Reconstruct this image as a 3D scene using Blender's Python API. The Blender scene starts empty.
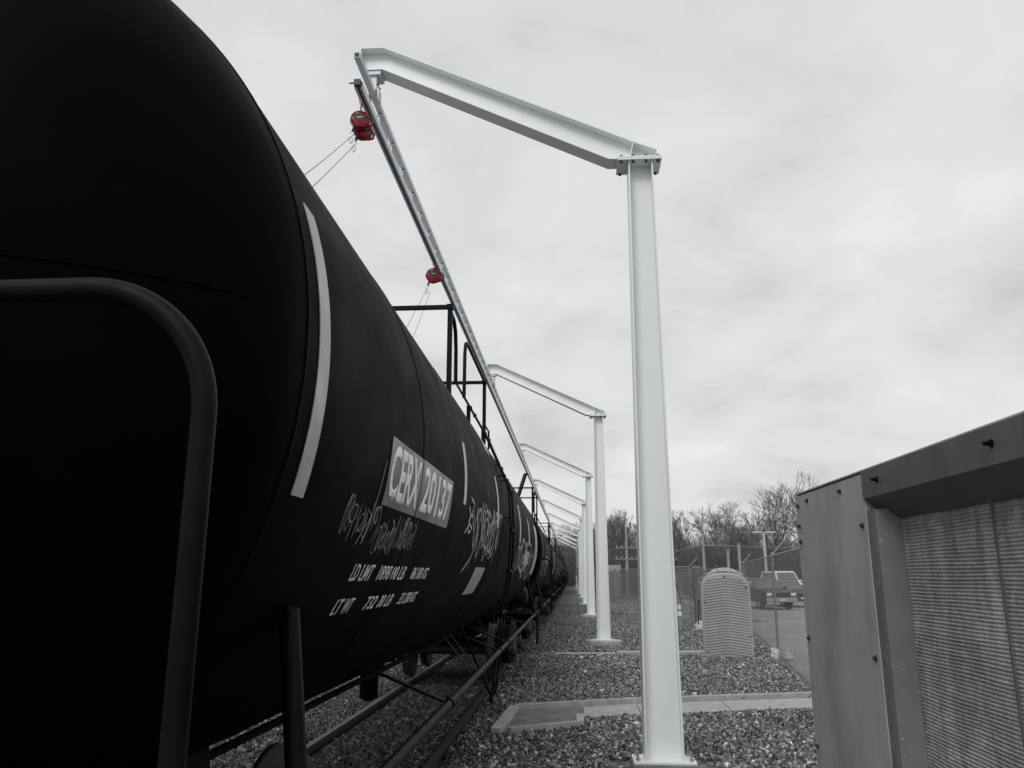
import bpy, math, random
import numpy as np
from math import sin, cos, pi, radians, degrees, sqrt, atan2
from mathutils import Vector, Matrix

# ------------------------------------------------------------------ camera, world, sun, exposure
scene = bpy.context.scene
COL = scene.collection
FPX = 800.0
PSI, TH = radians(4.1717), radians(13.4619)
cam_d = bpy.data.cameras.new('camera')
cam_d.sensor_fit = 'HORIZONTAL'
cam_d.sensor_width = 36.0
cam_d.lens = 36.0 * FPX / 1024.0
cam_d.clip_start = 0.05
cam_d.clip_end = 3000.0
cam = bpy.data.objects.new('camera', cam_d)
COL.objects.link(cam)
cam.location = (0, 0, 1.95)
fw = Vector((-sin(PSI) * cos(TH), cos(PSI) * cos(TH), sin(TH)))
cam.rotation_euler = fw.to_track_quat('-Z', 'Y').to_euler()
scene.camera = cam
scene.render.resolution_x = 1024
scene.render.resolution_y = 768

SUN_EL = radians(46)
SUN_DIR = Vector((-0.38, -0.92, 0)).normalized() * cos(SUN_EL) + Vector((0, 0, sin(SUN_EL)))
sun_d = bpy.data.lights.new('sun', 'SUN')
sun_d.energy = 1.25
sun_d.angle = radians(24)
sun_d.color = (1.0, 0.985, 0.965)
sun = bpy.data.objects.new('sun', sun_d)
COL.objects.link(sun)
sun.rotation_euler = SUN_DIR.to_track_quat('Z', 'Y').to_euler()

world = bpy.data.worlds.new('World')
scene.world = world
world.use_nodes = True
nt = world.node_tree
nt.nodes.clear()


def N(nt, t, **kw):
    n = nt.nodes.new(t)
    for k, v in kw.items():
        if k in n.inputs.keys():
            n.inputs[k].default_value = v
        else:
            setattr(n, k, v)
    return n


def ramp(nt, stops, fac=None, interp='LINEAR'):
    r = nt.nodes.new('ShaderNodeValToRGB')
    r.color_ramp.interpolation = interp
    while len(r.color_ramp.elements) < len(stops):
        r.color_ramp.elements.new(0.5)
    for e, (p, c) in zip(r.color_ramp.elements, stops):
        e.position = p
        e.color = (c, c, c, 1) if not isinstance(c, tuple) else (*c, 1)
    if fac is not None:
        nt.links.new(fac, r.inputs[0])
    return r


sky = nt.nodes.new('ShaderNodeTexSky')
sky.sky_type = 'NISHITA'
sky.sun_disc = False
sky.sun_elevation = SUN_EL
sky.sun_rotation = atan2(SUN_DIR.x, SUN_DIR.y)
sky.air_density = 1.0
sky.dust_density = 3.0
hs = N(nt, 'ShaderNodeHueSaturation', Saturation=0.0)
nt.links.new(sky.outputs[0], hs.inputs['Color'])
tc = nt.nodes.new('ShaderNodeTexCoord')
# project directions on a cloud deck: dir.xy / (dir.z + .12)
sep = nt.nodes.new('ShaderNodeSeparateXYZ')
nt.links.new(tc.outputs['Generated'], sep.inputs[0])
ab = N(nt, 'ShaderNodeMath', operation='ABSOLUTE'); nt.links.new(sep.outputs[2], ab.inputs[0])
az = N(nt, 'ShaderNodeMath', operation='ADD'); nt.links.new(ab.outputs[0], az.inputs[0]); az.inputs[1].default_value = 0.30
dx = N(nt, 'ShaderNodeMath', operation='DIVIDE'); nt.links.new(sep.outputs[0], dx.inputs[0]); nt.links.new(az.outputs[0], dx.inputs[1])
dy = N(nt, 'ShaderNodeMath', operation='DIVIDE'); nt.links.new(sep.outputs[1], dy.inputs[0]); nt.links.new(az.outputs[0], dy.inputs[1])
cb = nt.nodes.new('ShaderNodeCombineXYZ')
nt.links.new(dx.outputs[0], cb.inputs[0]); nt.links.new(dy.outputs[0], cb.inputs[1])
n1 = N(nt, 'ShaderNodeTexNoise', Scale=2.6, Detail=10.0, Roughness=0.55, Distortion=0.35)
n2 = N(nt, 'ShaderNodeTexNoise', Scale=0.55, Detail=4.0, Roughness=0.5, Distortion=0.2)
nt.links.new(cb.outputs[0], n1.inputs['Vector']); nt.links.new(cb.outputs[0], n2.inputs['Vector'])
r1 = ramp(nt, [(0.30, 0.80), (0.45, 0.955), (0.58, 1.03), (0.72, 1.14)], n1.outputs[0])
r2 = ramp(nt, [(0.3, 0.93), (0.7, 1.06)], n2.outputs[0])
mul = N(nt, 'ShaderNodeMix', data_type='RGBA', blend_type='MULTIPLY'); mul.inputs[0].default_value = 1
nt.links.new(r1.outputs[0], mul.inputs[6]); nt.links.new(r2.outputs[0], mul.inputs[7])
# blend the bleached clear sky with the even grey of the cloud deck
mixs = N(nt, 'ShaderNodeMix', data_type='RGBA', blend_type='MIX'); mixs.inputs[0].default_value = 0.95
nt.links.new(hs.outputs[0], mixs.inputs[6]); mixs.inputs[7].default_value = (7.05, 7.07, 7.11, 1)
fin = N(nt, 'ShaderNodeMix', data_type='RGBA', blend_type='MULTIPLY'); fin.inputs[0].default_value = 1
nt.links.new(mixs.outputs[2], fin.inputs[6]); nt.links.new(mul.outputs[2], fin.inputs[7])
bg = N(nt, 'ShaderNodeBackground', Strength=0.1)
nt.links.new(fin.outputs[2], bg.inputs[0])
wo = nt.nodes.new('ShaderNodeOutputWorld')
nt.links.new(bg.outputs[0], wo.inputs[0])

scene.view_settings.view_transform = 'Standard'
scene.view_settings.look = 'None'
scene.view_settings.gamma = 1.0
scene.view_settings.exposure = 0.12

# ------------------------------------------------------------------ helpers


class MB:
    """collects geometry; build() links it as ONE mesh object"""

    def __init__(s):
        s.v = []; s.f = []; s.sm = []

    def add(s, vs, fs, smooth=False):
        o = len(s.v)
        s.v += [tuple(p) for p in vs]
        s.f += [tuple(i + o for i in f) for f in fs]
        s.sm += [smooth] * len(fs)
        return s

    def box(s, x0, y0, z0, x1, y1, z1, bev=0.0):
        x0, x1 = sorted((x0, x1)); y0, y1 = sorted((y0, y1)); z0, z1 = sorted((z0, z1))
        b = min(bev, (x1 - x0) * .45, (y1 - y0) * .45, (z1 - z0) * .45)
        if b <= 0:
            vs = [(x, y, z) for z in (z0, z1) for y in (y0, y1) for x in (x0, x1)]
            return s.add(vs, [(0, 2, 3, 1), (4, 5, 7, 6), (0, 1, 5, 4), (2, 6, 7, 3), (0, 4, 6, 2), (1, 3, 7, 5)])
        rings = []
        for z, i in ((z0, b), (z0 + b, 0), (z1 - b, 0), (z1, b)):
            rings.append([(x0 + b + i * 0, y0 + i, z), (x1 - b, y0 + i, z), (x1 - i, y0 + b, z), (x1 - i, y1 - b, z),
                          (x1 - b, y1 - i, z), (x0 + b, y1 - i, z), (x0 + i, y1 - b, z), (x0 + i, y0 + b, z)])
        vs = [p for r in rings for p in r]
        fs = [tuple(range(7, -1, -1)), tuple(range(24, 32))]
        for k in range(3):
            for j in range(8):
                a = k * 8 + j; c = k * 8 + (j + 1) % 8
                fs.append((a, c, c + 8, a + 8))
        return s.add(vs, fs)

    def tube(s, pts, r, n=10, closed=False, cap=True, r2=None):
        pts = [Vector(p) for p in pts]
        m = len(pts)
        vs = []; fs = []
        up = None
        for i, p in enumerate(pts):
            if closed:
                t = (pts[(i + 1) % m] - pts[i - 1]).normalized()
            elif i == 0:
                t = (pts[1] - p).normalized()
            elif i == m - 1:
                t = (p - pts[-2]).normalized()
            else:
                t = ((pts[i + 1] - p).normalized() + (p - pts[i - 1]).normalized())
                t = t.normalized() if t.length > 1e-6 else (pts[i + 1] - p).normalized()
            if up is None:
                up = Vector((0, 0, 1)) if abs(t.z) < .9 else Vector((1, 0, 0))
            a = t.cross(up).normalized()
            b = a.cross(t).normalized()
            up = b
            rr = r if r2 is None else r + (r2 - r) * i / (m - 1)
            k = 1.0
            if 0 < i < m - 1 and not closed:
                d = (pts[i + 1] - p).normalized().dot((p - pts[i - 1]).normalized())
                k = 1 / max(.5, sqrt(max(0.0, (1 + d) / 2)))
            for j in range(n):
                w = 2 * pi * j / n
                vs.append(p + (a * cos(w) + b * sin(w)) * rr * (k if False else 1))
        last = m if closed else m - 1
        for i in range(last):
            i2 = (i + 1) % m
            for j in range(n):
                j2 = (j + 1) % n
                fs.append((i * n + j, i * n + j2, i2 * n + j2, i2 * n + j))
        s.add(vs, fs, n > 4)
        if cap and not closed:
            s.add(vs[:n], [tuple(range(n - 1, -1, -1))])
            s.add(vs[-n:], [tuple(range(n))])
        return s

    def bar(s, p, q, w, h, up=(0, 0, 1)):
        """rectangular bar from p to q, w across, h along 'up'"""
        p = Vector(p); q = Vector(q); t = (q - p).normalized(); u = Vector(up)
        if abs(t.dot(u)) > .98: u = Vector((0, 1, 0))
        a = t.cross(u).normalized(); b = a.cross(t).normalized()
        vs = [c + a * sx * w / 2 + b * sz * h / 2 for c in (p, q) for sx, sz in ((-1, -1), (1, -1), (1, 1), (-1, 1))]
        return s.add(vs, [(3, 2, 1, 0), (4, 5, 6, 7), (0, 1, 5, 4), (1, 2, 6, 5), (2, 3, 7, 6), (3, 0, 4, 7)])

    def cyl(s, p, q, r, n=16):
        return s.tube([p, q], r, n)

    def lathe(s, prof, n=24, axis='Z', c=(0, 0, 0), smooth=True):
        """prof: (radius, height) list, revolved"""
        vs = []; fs = []
        for (r, h) in prof:
            for j in range(n):
                w = 2 * pi * j / n
                if axis == 'Z': vs.append((c[0] + r * cos(w), c[1] + r * sin(w), c[2] + h))
                elif axis == 'Y': vs.append((c[0] + r * cos(w), c[1] + h, c[2] + r * sin(w)))
                else: vs.append((c[0] + h, c[1] + r * cos(w), c[2] + r * sin(w)))
        for i in range(len(prof) - 1):
            for j in range(n):
                j2 = (j + 1) % n
                f = (i * n + j, i * n + j2, (i + 1) * n + j2, (i + 1) * n + j)
                fs.append(f if axis == 'Z' else f[::-1])
        return s.add(vs, fs, smooth)

    def prism(s, poly, d, a0, a1):
        """poly of 2D points extruded along axis d ('X': poly=(y,z), 'Y': poly=(x,z), 'Z': poly=(x,y)) from a0 to a1"""
        def P(u, w, a): return {'X': (a, u, w), 'Y': (u, a, w), 'Z': (u, w, a)}[d]
        n = len(poly)
        vs = [P(u, w, a0) for u, w in poly] + [P(u, w, a1) for u, w in poly]
        fs = [tuple(range(n)), tuple(range(2 * n - 1, n - 1, -1))]
        for i in range(n):
            j = (i + 1) % n
            fs.append((i, i + n, j + n, j))
        return s.add(vs, fs)

    def build(s, name, mat, parent=None, off=None):
        me = bpy.data.meshes.new(name)
        if off is None:
            off = BASE.get(parent.name, Vector()) if parent else Vector()
        me.from_pydata([tuple(Vector(p) - off) for p in s.v], [], s.f)
        me.polygons.foreach_set('use_smooth', s.sm)
        me.materials.append(mat)
        me.update()
        import bmesh
        bm = bmesh.new(); bm.from_mesh(me)
        bmesh.ops.recalc_face_normals(bm, faces=bm.faces)
        bm.to_mesh(me); bm.free()
        o = bpy.data.objects.new(name, me)
        COL.objects.link(o)
        if parent:
            o.parent = parent
            BASE[o.name] = off
        return o


BASE = {}


def tag(o, label=None, cat=None, group=None, kind=None):
    if label: o['label'] = label
    if cat: o['category'] = cat
    if group: o['group'] = group
    if kind: o['kind'] = kind
    return o


def thing(name, loc, label, cat, group=None):
    o = bpy.data.objects.new(name, None)
    o.empty_display_size = 0.2
    COL.objects.link(o)
    o.location = loc
    BASE[o.name] = Vector(loc)
    return tag(o, label, cat, group)


def copy_tree(o, parent=None, skip=()):
    c = o.copy(); COL.objects.link(c)
    c.parent = parent
    BASE[c.name] = BASE.get(o.name, Vector())
    for ch in [x for x in list(bpy.data.objects) if x.parent == o]:
        if ch.name.split('.')[0] in skip: continue
        copy_tree(ch, c)
    return c


CHILD = {}


def place_copy(o, loc, label, skip=(), rot=None):
    c = copy_tree(o, None, skip)
    c.location = loc
    if rot is not None: c.rotation_euler = (0, 0, rot)
    c['label'] = label
    BASE[c.name] = Vector(loc)
    return c


# ------------------------------------------------------------------ materials


def mat(name, col, rough=0.6, metal=0.0, nscale=None, namp=0.15, bump=0.0, bscale=None, spec=0.5, coord='Object', detail=6, stretch=None, rvar=0.0):
    m = bpy.data.materials.new(name); m.use_nodes = True
    t = m.node_tree; b = t.nodes['Principled BSDF']
    col = (col, col, col) if not isinstance(col, tuple) else col
    b.inputs['Base Color'].default_value = (*col, 1)
    b.inputs['Roughness'].default_value = rough
    b.inputs['Metallic'].default_value = metal
    b.inputs['Specular IOR Level'].default_value = spec
    c = t.nodes.new('ShaderNodeTexCoord')
    mp = t.nodes.new('ShaderNodeMapping')
    t.links.new(c.outputs[coord], mp.inputs[0])
    if stretch: mp.inputs['Scale'].default_value = stretch
    if nscale:
        n = N(t, 'ShaderNodeTexNoise', Scale=nscale, Detail=detail, Roughness=0.62)
        t.links.new(mp.outputs[0], n.inputs['Vector'])
        r = ramp(t, [(0.3, tuple(x * (1 - namp) for x in col)), (0.7, tuple(x * (1 + namp) for x in col))], n.outputs[0])
        t.links.new(r.outputs[0], b.inputs['Base Color'])
        if rvar:
            rr = ramp(t, [(0.3, rough - rvar), (0.7, rough + rvar)], n.outputs[0])
            t.links.new(rr.outputs[0], b.inputs['Roughness'])
    if bump:
        n = N(t, 'ShaderNodeTexNoise', Scale=bscale or 20, Detail=6.0, Roughness=0.6)
        t.links.new(mp.outputs[0], n.inputs['Vector'])
        bp = N(t, 'ShaderNodeBump', Strength=bump, Distance=0.02)
        t.links.new(n.outputs[0], bp.inputs['Height'])
        t.links.new(bp.outputs[0], b.inputs['Normal'])
    return m


M = {}
M['tank'] = mat('tank_black', 0.0018, 0.5, nscale=3.0, namp=0.35, bump=0.04, bscale=1.5, spec=0.055, rvar=0.08, stretch=(1, .6, 1))
M['tank'].node_tree.nodes['Principled BSDF'].inputs['IOR'].default_value = 1.22
M['tank_seam'] = mat('tank_seam_black', 0.003, 0.5, spec=0.12)
M['steel_black'] = mat('black_painted_steel', 0.004, 0.5, nscale=8, namp=0.35, spec=0.12)
M['rail_pipe'] = mat('worn_black_pipe', 0.005, 0.5, nscale=10, namp=0.5, spec=.09)
M['under'] = mat('underframe_grime', 0.005, 0.85, nscale=6, namp=0.5, spec=.1)
M['wheel'] = mat('wheel_steel', 0.02, 0.6, metal=0.3, nscale=9, namp=0.4)
M['railsteel'] = mat('rail_steel', 0.03, 0.5, metal=0.2, nscale=7, namp=0.3)
M['tie'] = mat('wooden_tie', 0.04, 0.9, nscale=9, namp=0.4, bump=0.4, bscale=12)
M['white'] = mat('white_steel_paint', (0.80, 0.835, 0.835), 0.38, nscale=1.3, namp=0.035, spec=0.5, stretch=(1, 1, .25))
M['white2'] = mat('white_track_paint', (0.62, 0.66, 0.69), 0.35, nscale=4, namp=0.08, spec=0.5)
M['galv'] = mat('galvanised', 0.42, 0.4, metal=0.7, nscale=14, namp=0.15)
M['dark'] = mat('dark_fitting', 0.02, 0.5)
M['concrete'] = mat('concrete', 0.38, 0.9, nscale=7, namp=0.22, bump=0.25, bscale=40)
M['concrete_dark'] = mat('stained_concrete', 0.18, 0.85, nscale=3.5, namp=0.35, bump=0.2, bscale=30)
M['reflect'] = mat('reflective_tape', 0.40, 0.4, nscale=6, namp=0.25, metal=0.1)
M['letter'] = mat('white_lettering', 0.8, 0.55, nscale=14, namp=0.2)
M['letter_big'] = mat('reflective_white_letters', 0.85, 0.5, nscale=6, namp=0.12)
M['tape_thin'] = mat('thin_marking_paint', 0.6, 0.5, nscale=8, namp=0.2)
M['graf_dim'] = mat('faded_grey_spray', 0.26, 0.7, nscale=12, namp=0.5)
M['graf'] = mat('silver_spray', 0.42, 0.55, nscale=9, namp=0.45)
M['red'] = mat('red_plastic', (0.30, 0.004, 0.014), 0.35, nscale=8, namp=0.1)
M['red_dark'] = mat('dark_red_plastic', (0.20, 0.006, 0.012), 0.42)
M['cable'] = mat('steel_cable', 0.16, 0.5, metal=0.5)
M['brass'] = mat('hook_metal', (0.42, 0.37, 0.28), 0.35, metal=0.8)
M['chrome'] = mat('bright_hook', 0.6, 0.3, metal=0.85)
M['bark'] = mat('bare_bark', 0.13, 0.9, nscale=3, namp=0.3)
M['twig'] = mat('bare_twig', 0.15, 0.9)
M['brush'] = mat('thicket_twig', 0.15, 0.9, nscale=.2, namp=0.35)
M['pole'] = mat('grey_wood_pole', 0.28, 0.8, nscale=6, namp=0.2)
M['lamp'] = mat('pale_lamp_metal', 0.45, 0.5)
M['fence'] = mat('galvanised_fence', 0.24, 0.5, metal=0.3, nscale=10, namp=0.2)
M['wire'] = mat('fence_wire', 0.20, 0.5, metal=0.3)
M['post_dark'] = mat('dark_weathered_post', 0.13, 0.8, nscale=8, namp=0.3)
M['asphalt'] = mat('pale_asphalt', 0.25, 0.9, nscale=.35, namp=0.22, bump=.2, bscale=30, detail=10)
M['bag'] = mat('dusty_sack', 0.5, 0.8, nscale=7, namp=0.2, bump=.3)
M['cone'] = mat('cone_plastic', 0.22, 0.6, nscale=8, namp=.1)
M['white_plain'] = mat('white_band', 0.7, 0.5)
M['plastic'] = mat('grey_moulded_plastic', 0.34, 0.5, nscale=2.5, namp=0.12, stretch=(1, 1, .4))
M['car_black'] = mat('black_car_paint', 0.045, 0.25, spec=0.7)
M['car_grey'] = mat('grey_car_paint', 0.2, 0.25)
M['car_white'] = mat('white_car_paint', 0.75, 0.25)
M['glass'] = mat('car_glass', 0.13, 0.1, spec=0.9)  # grey base stands in for sky reflected in the windows
M['tyre'] = mat('tyre_rubber', 0.02, 0.85)
M['lens'] = mat('headlight_lens', 0.8, 0.15)
M['bldg'] = mat('grey_sheet_cladding', 0.16, 0.7, nscale=1, namp=0.1)
M['roofm'] = mat('roof_sheet', 0.22, 0.7)


def weathered(name, col, rough, streak=0.35, spots=0.0):
    m = bpy.data.materials.new(name); m.use_nodes = True
    t = m.node_tree; b = t.nodes['Principled BSDF']
    c = t.nodes.new('ShaderNodeTexCoord')
    mp = t.nodes.new('ShaderNodeMapping'); mp.inputs['Scale'].default_value = (1, 2.6, .7)
    t.links.new(c.outputs['Object'], mp.inputs[0])
    n = N(t, 'ShaderNodeTexNoise', Scale=1.6, Detail=7.0, Roughness=0.55, Distortion=.6)
    t.links.new(mp.outputs[0], n.inputs['Vector'])
    n2 = N(t, 'ShaderNodeTexNoise', Scale=2.2, Detail=9.0, Roughness=0.7)
    t.links.new(c.outputs['Object'], n2.inputs['Vector'])
    r = ramp(t, [(0.34, col * (1 - streak)), (0.5, col), (0.66, col * (1 + streak * .55))], n.outputs[0])
    r2 = ramp(t, [(0.3, 0.78), (0.55, 1.0), (0.75, 1.12)], n2.outputs[0])
    mx = N(t, 'ShaderNodeMix', data_type='RGBA', blend_type='MULTIPLY'); mx.inputs[0].default_value = 1
    t.links.new(r.outputs[0], mx.inputs[6]); t.links.new(r2.outputs[0], mx.inputs[7])
    out = mx.outputs[2]
    if spots:
        v = N(t, 'ShaderNodeTexVoronoi', Scale=38.0); t.links.new(c.outputs['Object'], v.inputs['Vector'])
        r3 = ramp(t, [(0.1, 1 + spots), (0.26, 1.0)], v.outputs[0])
        n3 = N(t, 'ShaderNodeTexNoise', Scale=5.0, Detail=3.0); t.links.new(c.outputs['Object'], n3.inputs['Vector'])
        r4 = ramp(t, [(0.45, 0.0), (0.62, 1.0)], n3.outputs[0])
        m3 = N(t, 'ShaderNodeMix', data_type='RGBA', blend_type='MULTIPLY')
        t.links.new(r4.outputs[0], m3.inputs[0]); t.links.new(out, m3.inputs[6]); t.links.new(r3.outputs[0], m3.inputs[7])
        out = m3.outputs[2]
    t.links.new(out, b.inputs['Base Color'])
    rr = ramp(t, [(0.3, rough - .08), (0.7, rough + .12)], n2.outputs[0]); t.links.new(rr.outputs[0], b.inputs['Roughness'])
    bp = N(t, 'ShaderNodeBump', Strength=0.08, Distance=0.01); t.links.new(n2.outputs[0], bp.inputs['Height'])
    t.links.new(bp.outputs[0], b.inputs['Normal'])
    return m


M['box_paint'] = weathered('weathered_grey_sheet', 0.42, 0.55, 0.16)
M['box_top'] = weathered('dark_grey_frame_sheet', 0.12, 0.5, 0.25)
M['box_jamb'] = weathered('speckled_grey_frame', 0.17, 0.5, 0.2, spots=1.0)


def grille_mat():
    m = bpy.data.materials.new('dusty_radiator_fins'); m.use_nodes = True
    t = m.node_tree; b = t.nodes['Principled BSDF']
    c = t.nodes.new('ShaderNodeTexCoord')
    n = N(t, 'ShaderNodeTexNoise', Scale=2.4, Detail=8.0, Roughness=0.65, Distortion=0.8)
    mp = t.nodes.new('ShaderNodeMapping'); mp.inputs['Scale'].default_value = (1, 4, 1)
    t.links.new(c.outputs['Object'], mp.inputs[0]); t.links.new(mp.outputs[0], n.inputs['Vector'])
    n2 = N(t, 'ShaderNodeTexNoise', Scale=60.0, Detail=3.0); t.links.new(c.outputs['Object'], n2.inputs['Vector'])
    mp3 = t.nodes.new('ShaderNodeMapping'); mp3.inputs['Scale'].default_value = (1, 1, 5)
    t.links.new(c.outputs['Object'], mp3.inputs[0])
    n3 = N(t, 'ShaderNodeTexNoise', Scale=4.0, Detail=6.0, Distortion=1.2, Roughness=.7); t.links.new(mp3.outputs[0], n3.inputs['Vector'])
    r = ramp(t, [(0.32, 0.22), (0.5, 0.38), (0.7, 0.54)], n.outputs[0])
    r2 = ramp(t, [(0.35, 0.84), (0.65, 1.14)], n2.outputs[0])
    r3 = ramp(t, [(0.55, 1.0), (0.68, 1.7), (0.75, 1.0)], n3.outputs[0])
    mx = N(t, 'ShaderNodeMix', data_type='RGBA', blend_type='MULTIPLY'); mx.inputs[0].default_value = 1
    t.links.new(r.outputs[0], mx.inputs[6]); t.links.new(r2.outputs[0], mx.inputs[7])
    mx2 = N(t, 'ShaderNodeMix', data_type='RGBA', blend_type='MULTIPLY'); mx2.inputs[0].default_value = .8
    t.links.new(mx.outputs[2], mx2.inputs[6]); t.links.new(r3.outputs[0], mx2.inputs[7])
    t.links.new(mx2.outputs[2], b.inputs['Base Color'])
    b.inputs['Roughness'].default_value = .6
    b.inputs['Metallic'].default_value = .2
    return m


M['grille'] = grille_mat()


def sign_mat():
    """reflective film: grey clouding painted in for the gradient of its reflection"""
    m = bpy.data.materials.new('reflective_sign_film'); m.use_nodes = True
    t = m.node_tree; b = t.nodes['Principled BSDF']
    c = t.nodes.new('ShaderNodeTexCoord')
    n = N(t, 'ShaderNodeTexNoise', Scale=2.2, Detail=2.0); t.links.new(c.outputs['Object'], n.inputs['Vector'])
    r = ramp(t, [(0.38, 0.06), (0.6, 0.22)], n.outputs[0])  # soft tones painted in place of the reflected gradient
    t.links.new(r.outputs[0], b.inputs['Base Color'])
    b.inputs['Roughness'].default_value = .35
    return m


M['sign'] = sign_mat()


def gravel_mat(name, lo, hi, scale=16.0, per_island=False):
    m = bpy.data.materials.new(name); m.use_nodes = True
    t = m.node_tree; b = t.nodes['Principled BSDF']
    b.inputs['Roughness'].default_value = .9
    b.inputs['Specular IOR Level'].default_value = .3
    c = t.nodes.new('ShaderNodeTexCoord')
    big = N(t, 'ShaderNodeTexNoise', Scale=.25, Detail=5.0); t.links.new(c.outputs['Object'], big.inputs['Vector'])
    rb = ramp(t, [(0.3, .82), (0.7, 1.15)], big.outputs[0])
    if per_island:
        g = t.nodes.new('ShaderNodeNewGeometry')
        r = ramp(t, [(0.0, lo), (0.5, (lo + hi) * .36), (0.85, hi * .75), (0.95, hi), (1.0, hi * 1.9)], g.outputs['Random Per Island'])
    else:
        v = N(t, 'ShaderNodeTexVoronoi', Scale=scale); t.links.new(c.outputs['Object'], v.inputs['Vector'])
        s = t.nodes.new('ShaderNodeSeparateColor'); t.links.new(v.outputs['Color'], s.inputs[0])
        r = ramp(t, [(0.0, lo), (0.5, (lo + hi) * .36), (0.85, hi * .75), (0.95, hi), (1.0, hi * 1.9)], s.outputs[0])
        bp = N(t, 'ShaderNodeBump', Strength=1.0, Distance=0.03); bp.invert = True
        t.links.new(v.outputs['Distance'], bp.inputs['Height']); t.links.new(bp.outputs[0], b.inputs['Normal'])
    mx = N(t, 'ShaderNodeMix', data_type='RGBA', blend_type='MULTIPLY'); mx.inputs[0].default_value = 1
    t.links.new(r.outputs[0], mx.inputs[6]); t.links.new(rb.outputs[0], mx.inputs[7])
    t.links.new(mx.outputs[2], b.inputs['Base Color'])
    return m


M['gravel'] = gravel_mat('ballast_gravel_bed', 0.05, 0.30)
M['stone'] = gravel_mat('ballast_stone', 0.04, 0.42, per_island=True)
M['stone_dark'] = gravel_mat('dark_ballast', 0.022, 0.19, per_island=True)  # darker stones under and left of the tank cars
M['field'] = mat('dry_ground', 0.14, 0.95, nscale=.08, namp=.3, bump=.3, bscale=5)

rnd = random.Random(7)
TRACKX = -2.226

# ------------------------------------------------------------------ ground
g = MB(); g.add([(-1500, -1500, -.03), (1500, -1500, -.03), (1500, 1500, -.03), (-1500, 1500, -.03)], [(0, 1, 2, 3)])
tag(g.build('ground', M['field']), kind='structure')
# gravel yard (one sheet) from behind the camera to the far end of the track


def fence_x(y): return 4.98 + .147 * (y - 20.88)


g = MB(); g.add([(-5.2, -15, 0), (fence_x(-15) + .1, -15, 0), (fence_x(36) + .1, 36, 0), (8.5, 62, 0), (8.5, 210, 0), (-5.2, 210, 0)], [(0, 1, 2, 3, 4, 5)])
tag(g.build('gravel_yard', M['gravel']), kind='structure')
M['bed_dark'] = gravel_mat('dark_gravel_bed', 0.018, 0.10)  # darker gravel tone along the track and to its left
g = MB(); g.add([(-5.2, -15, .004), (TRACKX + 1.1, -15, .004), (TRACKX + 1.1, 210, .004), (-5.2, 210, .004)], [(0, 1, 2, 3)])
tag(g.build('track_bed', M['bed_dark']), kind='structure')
g = MB(); g.add([(fence_x(6) + .12, 6, -.012), (60, 6, -.012), (60, 86, -.012), (8.52, 86, -.012), (8.52, 62, -.012), (fence_x(36) + .12, 36, -.012)], [(0, 1, 2, 3, 4, 5)])
tag(g.build('parking_lot', M['asphalt']), kind='structure')
g = MB(); g.add([(-13, -20, -.012), (-5.25, -20, -.012), (-5.25, 210, -.012), (-13, 210, -.012)], [(0, 1, 2, 3)])  # added pale strip, its colour standing in for lit ground beyond the cars
tag(g.build('lit_ground_strip', M['asphalt']), kind='structure')

# loose stones
PAD = [(-1.0, 10.3), (.14, 11.0), (3.9, 12.75), (4.0, 14.1), (.98, 13.15), (-.95, 12.4)]


def inpoly(x, y, poly):
    ins = np.zeros(len(x), bool); n = len(poly)
    for i in range(n):
        x1, y1 = poly[i]; x2, y2 = poly[(i + 1) % n]
        c = ((y1 > y) != (y2 > y)) & (x < (x2 - x1) * (y - y1) / (y2 - y1 + 1e-12) + x1)
        ins ^= c
    return ins


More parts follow.
